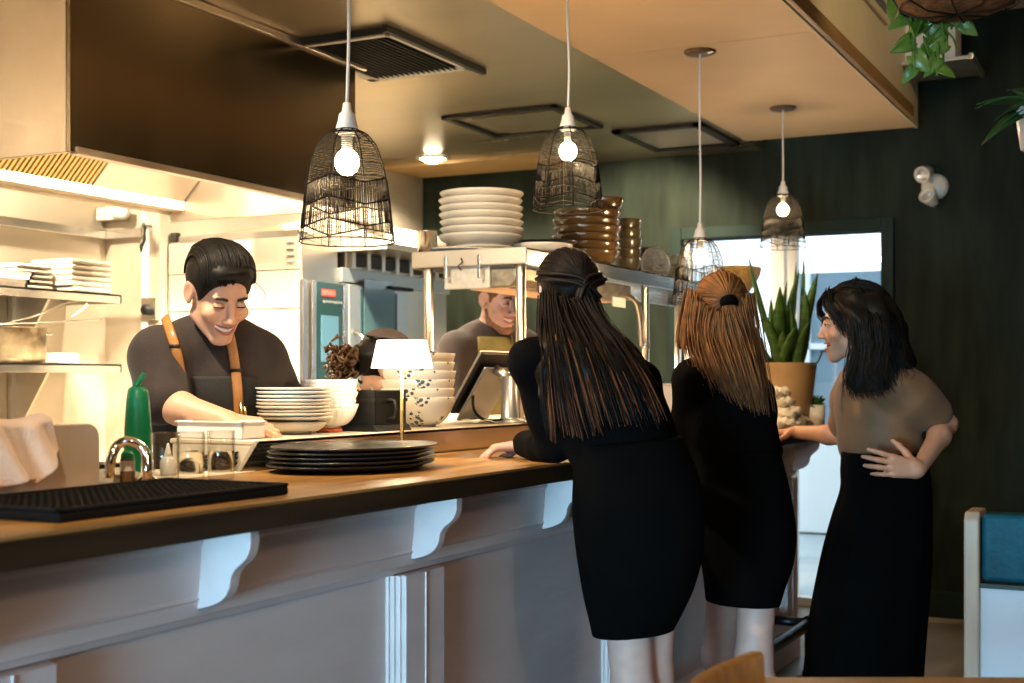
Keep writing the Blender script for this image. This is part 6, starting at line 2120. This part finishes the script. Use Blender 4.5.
# ---------------------------------------------------------------- cook with the olive apron
J = dict(rsh=P3(456, 349, 5.80), lsh=P3(524, 347, 6.02), neck=P3(489, 335, 5.95), chest=P3(488, 371, 5.93), waist=P3(488, 420, 5.97), pelvis=P3(488, 458, 6.0))
fw = (vdir(.30, -.95), vdir(.30, -.95, -.1))
r5 = root_person('cook in charcoal shirt and olive apron smiling down behind the pass shelf', J['pelvis'])
Hd = Head(P3(499, 300, 5.84), vdir(.60, -.72, -.30), lean(-.05, 0), 1.10)
S = Solid(); torso(S, J, fw, 'm'); Hd.build(S, J['neck'], .056, False, smile=1., open_mouth=.7)
re, rw_ = P3(448, 415, 5.75), P3(475, 425, 5.55)
le, lw = P3(528, 412, 5.95), P3(515, 428, 5.70)
arm(S, J['rsh'], re, rw_, 'm'); arm(S, J['lsh'], le, lw, 'm')
hand(S, rw_, vdir(.6, -.8, -.1), (0, 0, -1), vdir(.8, .4, 0), curl=(.4, .4, .3)); hand(S, lw, vdir(.0, -1, -.1), (0, 0, -1), vdir(-1, 0, 0), curl=(.4, .4, .3))
feet = []
for hp in (P3(475, 470, 5.98), P3(502, 470, 6.03)):
    an = Vector((hp.x, hp.y, .085)); to = an + fw[0] * .17; to.z = .04
    leg(S, hp, Vector((hp.x, hp.y, .5)), an, to, 'm'); feet.append((an, to))
S.mesh('body', MATS['skin_pale'], r5, .005)
T = Solid(); torso(T, J, fw, 'm', g=.018); arm(T, J['rsh'], re, rw_, 'm', g=.022, upto=.95); arm(T, J['lsh'], le, lw, 'm', g=.022, upto=.95)
T.mesh('shirt', MATS['cloth_charcoal'], r5, .008, noise=wrinkle(.004, 22, 1.))
Tr = Solid()
for an, to in feet: Tr.chain([Vector((an.x, an.y, .88)), Vector((an.x, an.y, .5)), Vector((an.x, an.y, .10))], [.10, .08, .066], .03)
Tr.mesh('trousers', MATS['apron_black'], r5, .012)
shoes(r5, feet)
Hd.face_parts(r5, MATS['brow_black'], .2, teeth=True, lips=MATS['lip_rose'])
Ap = Solid(); torso(Ap, J, fw, 'm', g=.028)
Rb = frame(fw[1], UP); axr, axf, cz = Vector(Rb[:, 0]), Vector(Rb[:, 1]), J['chest']
def bib2(P):
    q = P - A(cz); x, y, z = q @ A(axr), q @ A(axf), q[:, 2]
    return np.maximum.reduce([np.abs(x) - np.where(z > 0, .085, .16), -y, z - .150, -z - .35])
Ap.mesh('apron', MATS['apron_olive'], r5, .007, keep=bib2)
C = Solid(); torso(C, J, fw, 'm', g=.026)
for sx in (-1, 1):
    b = MB(); b.tube(catmull([cz + axr * sx * .075 + axf * .120 + UP * .13, cz + axr * sx * .075 + axf * .095 + UP * .17, cz + axr * sx * .07 + axf * .03 + UP * .205], 5), .009, 8, flat=.4); b.build('strap', MATS['apron_olive'], r5, world=True)
Hs = Solid(); Hs.ell(Hd.L(0, -.016, .042), A((.078, .099, .090)) * 1.11, Hd.R, .02); Hs.cut(Hd.L(0, .066, .066), Hd.D(0, .88, -.46), .01); Hs.cut(Hd.L(0, 0, -.03), Hd.D(0, .3, -1), .008)
for sx in (-1, 1): Hs.ell(Hd.L(sx * .085, .004, -.002), A((.03, .026, .034)), Hd.R, .006, True)
Hs.mesh('hair', MATS['hair_curly'], r5, .006, noise=wrinkle(.003, 90, .4))
Bd = Solid()
for sx in (-1, 1): Bd.chain([Hd.L(sx * .062, .005, -.040), Hd.L(sx * .050, .022, -.080), Hd.L(sx * .018, .070, -.104), Hd.L(0, .082, -.104)], [.008, .014, .016, .016], .012)
Bd.mesh('beard', mat('stubble', (.20, .10, .055), .8, var=.3, scale=60), r5, .004, noise=wrinkle(.0015, 160, .4))

# ---------------------------------------------------------------- cook bending down behind the lamp
J = dict(rsh=P3(352, 420, 4.52), lsh=P3(385, 415, 4.85), neck=P3(374, 405, 4.68), chest=P3(356, 432, 4.76), waist=P3(338, 462, 4.90), pelvis=P3(325, 490, 5.0))
fw = (vdir(.85, -.5, -.35), vdir(.8, -.45, -.6))
r6 = root_person('cook with curly tied hair and grey cap bent down behind the table lamp', J['pelvis'])
Hd = Head(P3(386, 369, 4.58), vdir(.95, .12, -.30), lean(.1, .0), 1.05)
S = Solid(); torso(S, J, fw); Hd.build(S, J['neck'], .048, True)
re, rw_ = P3(372, 470, 4.45), P3(392, 455, 4.38)
le, lw = P3(398, 470, 4.85), P3(402, 455, 4.70)
arm(S, J['rsh'], re, rw_); arm(S, J['lsh'], le, lw)
hand(S, rw_, vdir(.8, -.3, -.1), (0, 0, -1), vdir(.2, .8, 0)); hand(S, lw, vdir(.5, -.8, -.1), (0, 0, -1), vdir(.2, -.8, 0))
feet = []
for hp in (P3(318, 500, 4.95), P3(332, 500, 5.05)):
    an = Vector((hp.x, hp.y, .085)); to = an + vdir(.85, -.5) * .15; to.z = .04
    leg(S, hp, Vector((hp.x, hp.y, .48)), an, to); feet.append((an, to))
S.mesh('body', MATS['skin_warm'], r6, .006)
T = Solid(); torso(T, J, fw, g=.018); arm(T, J['rsh'], re, rw_, g=.02, upto=.8); arm(T, J['lsh'], le, lw, g=.02, upto=.8)
T.mesh('shirt', MATS['cloth_charcoal'], r6, .008)
Tr = Solid()
for an, to in feet: Tr.chain([Vector((an.x, an.y, .86)), Vector((an.x, an.y, .48)), Vector((an.x, an.y, .10))], [.11, .08, .06], .03)
Tr.mesh('trousers', MATS['apron_black'], r6, .012)
shoes(r6, feet)
Hd.face_parts(r6, MATS['brow_black'], .3, lips=MATS['lip_rose'])
Hs = Solid(); Hs.ell(Hd.L(0, -.018, .030), A((.082, .102, .090)), Hd.R, .02); Hs.cut(Hd.L(0, .062, .058), Hd.D(0, .85, -.5), .01)
for sx in (-1, 1): Hs.ell(Hd.L(sx * .09, .006, -.006), A((.03, .022, .030)), Hd.R, .006, True)
hm_ = Hs.mesh('hair', MATS['hair_black'], r6, .005, noise=wrinkle(.0025, 80, .4))
Cp = Solid(); Cp.ell(Hd.L(0, -.012, .044), A((.088, .106, .092)), Hd.R, .02); Cp.cut(Hd.L(0, 0, .098), Hd.D(0, .15, -1), .006)
Cp.ell(Hd.L(0, .10, .095), A((.055, .06, .009)), Hd.R, .01)
Cp.mesh('cap', MATS['cap_grey'], r6, .005)
b = MB()
for k in range(150):
    c = Hd.L(rh.gauss(0, .022), -.135 + rh.gauss(0, .026), -.015 + rh.gauss(0, .028))
    n0 = Vector((rh.gauss(0, 1), rh.gauss(0, 1), rh.gauss(0, 1))).normalized(); t0 = n0.orthogonal().normalized(); t1 = n0.cross(t0)
    rr0 = rh.uniform(.008, .016)
    b.tube([c + t0 * rr0 * math.cos(a * .7) + t1 * rr0 * math.sin(a * .7) + n0 * .002 * a for a in range(9)], .0048, 5)
b.build('curly_bun', MATS['hair_curly'], hm_, world=True)
# ================================================================ light
def area(name, loc, target, sx, sy, power, col):
    l = bpy.data.lights.new(name, 'AREA'); l.shape = 'RECTANGLE'; l.size = sx; l.size_y = sy; l.energy = power; l.color = col
    o = bpy.data.objects.new(name, l); COL.objects.link(o); o.location = loc
    if target is not None: o.rotation_euler = (Vector(target) - Vector(loc)).to_track_quat('-Z', 'Y').to_euler()
    return o


def point(name, loc, power, col, r=.03):
    l = bpy.data.lights.new(name, 'POINT'); l.energy = power; l.color = col; l.shadow_soft_size = r
    o = bpy.data.objects.new(name, l); COL.objects.link(o); o.location = loc
    return o


WARM = (1., .70, .38)
KIT = (1., .82, .57)
def spot(name, loc, target, power, col, size=1.2, blend=.6, r=.05):
    l = bpy.data.lights.new(name, 'SPOT'); l.energy = power; l.color = col; l.spot_size = size; l.spot_blend = blend; l.shadow_soft_size = r
    o = bpy.data.objects.new(name, l); COL.objects.link(o); o.location = loc
    o.rotation_euler = (Vector(target) - Vector(loc)).to_track_quat('-Z', 'Y').to_euler()
    return o


wd = area('window_daylight', (-.72, YF + .03, .80), (-1.40, 3.5, .50), 1.2, 1.0, 22, (.32, .70, 1.))
wd.data.spread = math.radians(38)
for i, p in enumerate(PLOC):
    point('pendant_light', p + Vector((0, 0, .14)), (16, 22, 22, 16)[i], WARM, .03)
area('hood_light', (-3.42, 3.85, 2.50), None, .45, 1.3, 560, KIT)
spot('unseen_kitchen_spot', (-2.35, 2.0, ZK - .02), (-2.4, 3.3, 1.5), 260, KIT, 1.5)  # unseen spot, added for the cook and the near shelf end
spot('unseen_kitchen_spot', (-3.3, 4.85, ZK - .02), (-3.9, 5.6, 1.2), 380, KIT, 1.9)  # added fill for the cabinet and oven, no fixture there
spot('unseen_kitchen_spot', (-3.7, 1.0, ZK - .02), (-4.8, 1.2, 2.2), 330, KIT, 1.2)  # added wall wash, brightens what the hood end panel reflects
spot('unseen_kitchen_spot', (-4.42, 3.75, ZK - .02), (-4.72, 4.5, 1.7), 300, KIT, 2.0)
spot('bar_fill', (-1.35, .9, ZK - .02), (-1.92, 1.85, 1.1), 110, KIT, .75)  # unseen fill added over the towel, splash guard and mat
spot('unseen_kitchen_spot', (-2.75, 6.5, ZK - .02), (-2.9, 7.5, 1.8), 330, KIT, 1.5)  # added to lift the green back wall behind the pass
point('hood_lamp_light', (-3.62, 4.35, 2.42), 30, KIT, .05)
spot('unseen_kitchen_spot', (-2.9, 5.6, ZK - .02), (-2.75, 5.4, 1.2), 130, KIT, 1.6)
point('dining_fill', (1.9, .5, 2.6), 55, (1., .70, .48), .12)  # unseen source, added for warm light on the bar front
spot('soffit_face_fill', (.6, 4.6, ZD - .02), (-1.26, 5.8, 2.95), 90, (1., .74, .42), .9)  # added only to brighten the cream soffit face
area('heat_lamp_light', (-2.3, 4.86, 1.60), None, .14, 1., 6, (1., .62, .32))
spot('spot_light', sp.location + Vector((0, 0, -.04)), sp.location + Vector((0, 0, -2)), 260, KIT, 2.6)
point('table_lamp_light', lp.location + Vector((0, 0, .25)), 2.0, (1., .80, .52), .03)

w = bpy.data.worlds.new('sky'); SC.world = w; w.use_nodes = True
bg = w.node_tree.nodes['Background']
bg.inputs['Color'].default_value = (.80, .93, 1., 1); bg.inputs['Strength'].default_value = 2.6

cam = bpy.data.cameras.new('camera'); co = bpy.data.objects.new('camera', cam); COL.objects.link(co)
co.location = (0, 0, EYE); co.rotation_euler = (PI / 2, 0, YAW)
cam.sensor_width = 36; cam.lens = F / 1024 * 36
cam.shift_y = (HORIZON - 341.5) / 1024
cam.clip_start = .05
cam.dof.use_dof = True; cam.dof.focus_distance = 3.7; cam.dof.aperture_fstop = 4.
SC.camera = co
vs_ = SC.view_settings
vs_.view_transform = 'Standard'; vs_.look = 'None'; vs_.gamma = 1; vs_.exposure = 0.; vs_.use_curve_mapping = False
SC.cycles.use_denoising = True
SC.cycles.max_bounces = 18; SC.cycles.transmission_bounces = 18; SC.cycles.glossy_bounces = 4; SC.cycles.diffuse_bounces = 4
SC.cycles.sample_clamp_indirect = 4.
SC.cycles.caustics_reflective = False; SC.cycles.caustics_refractive = False
SC.cycles.use_light_tree = True
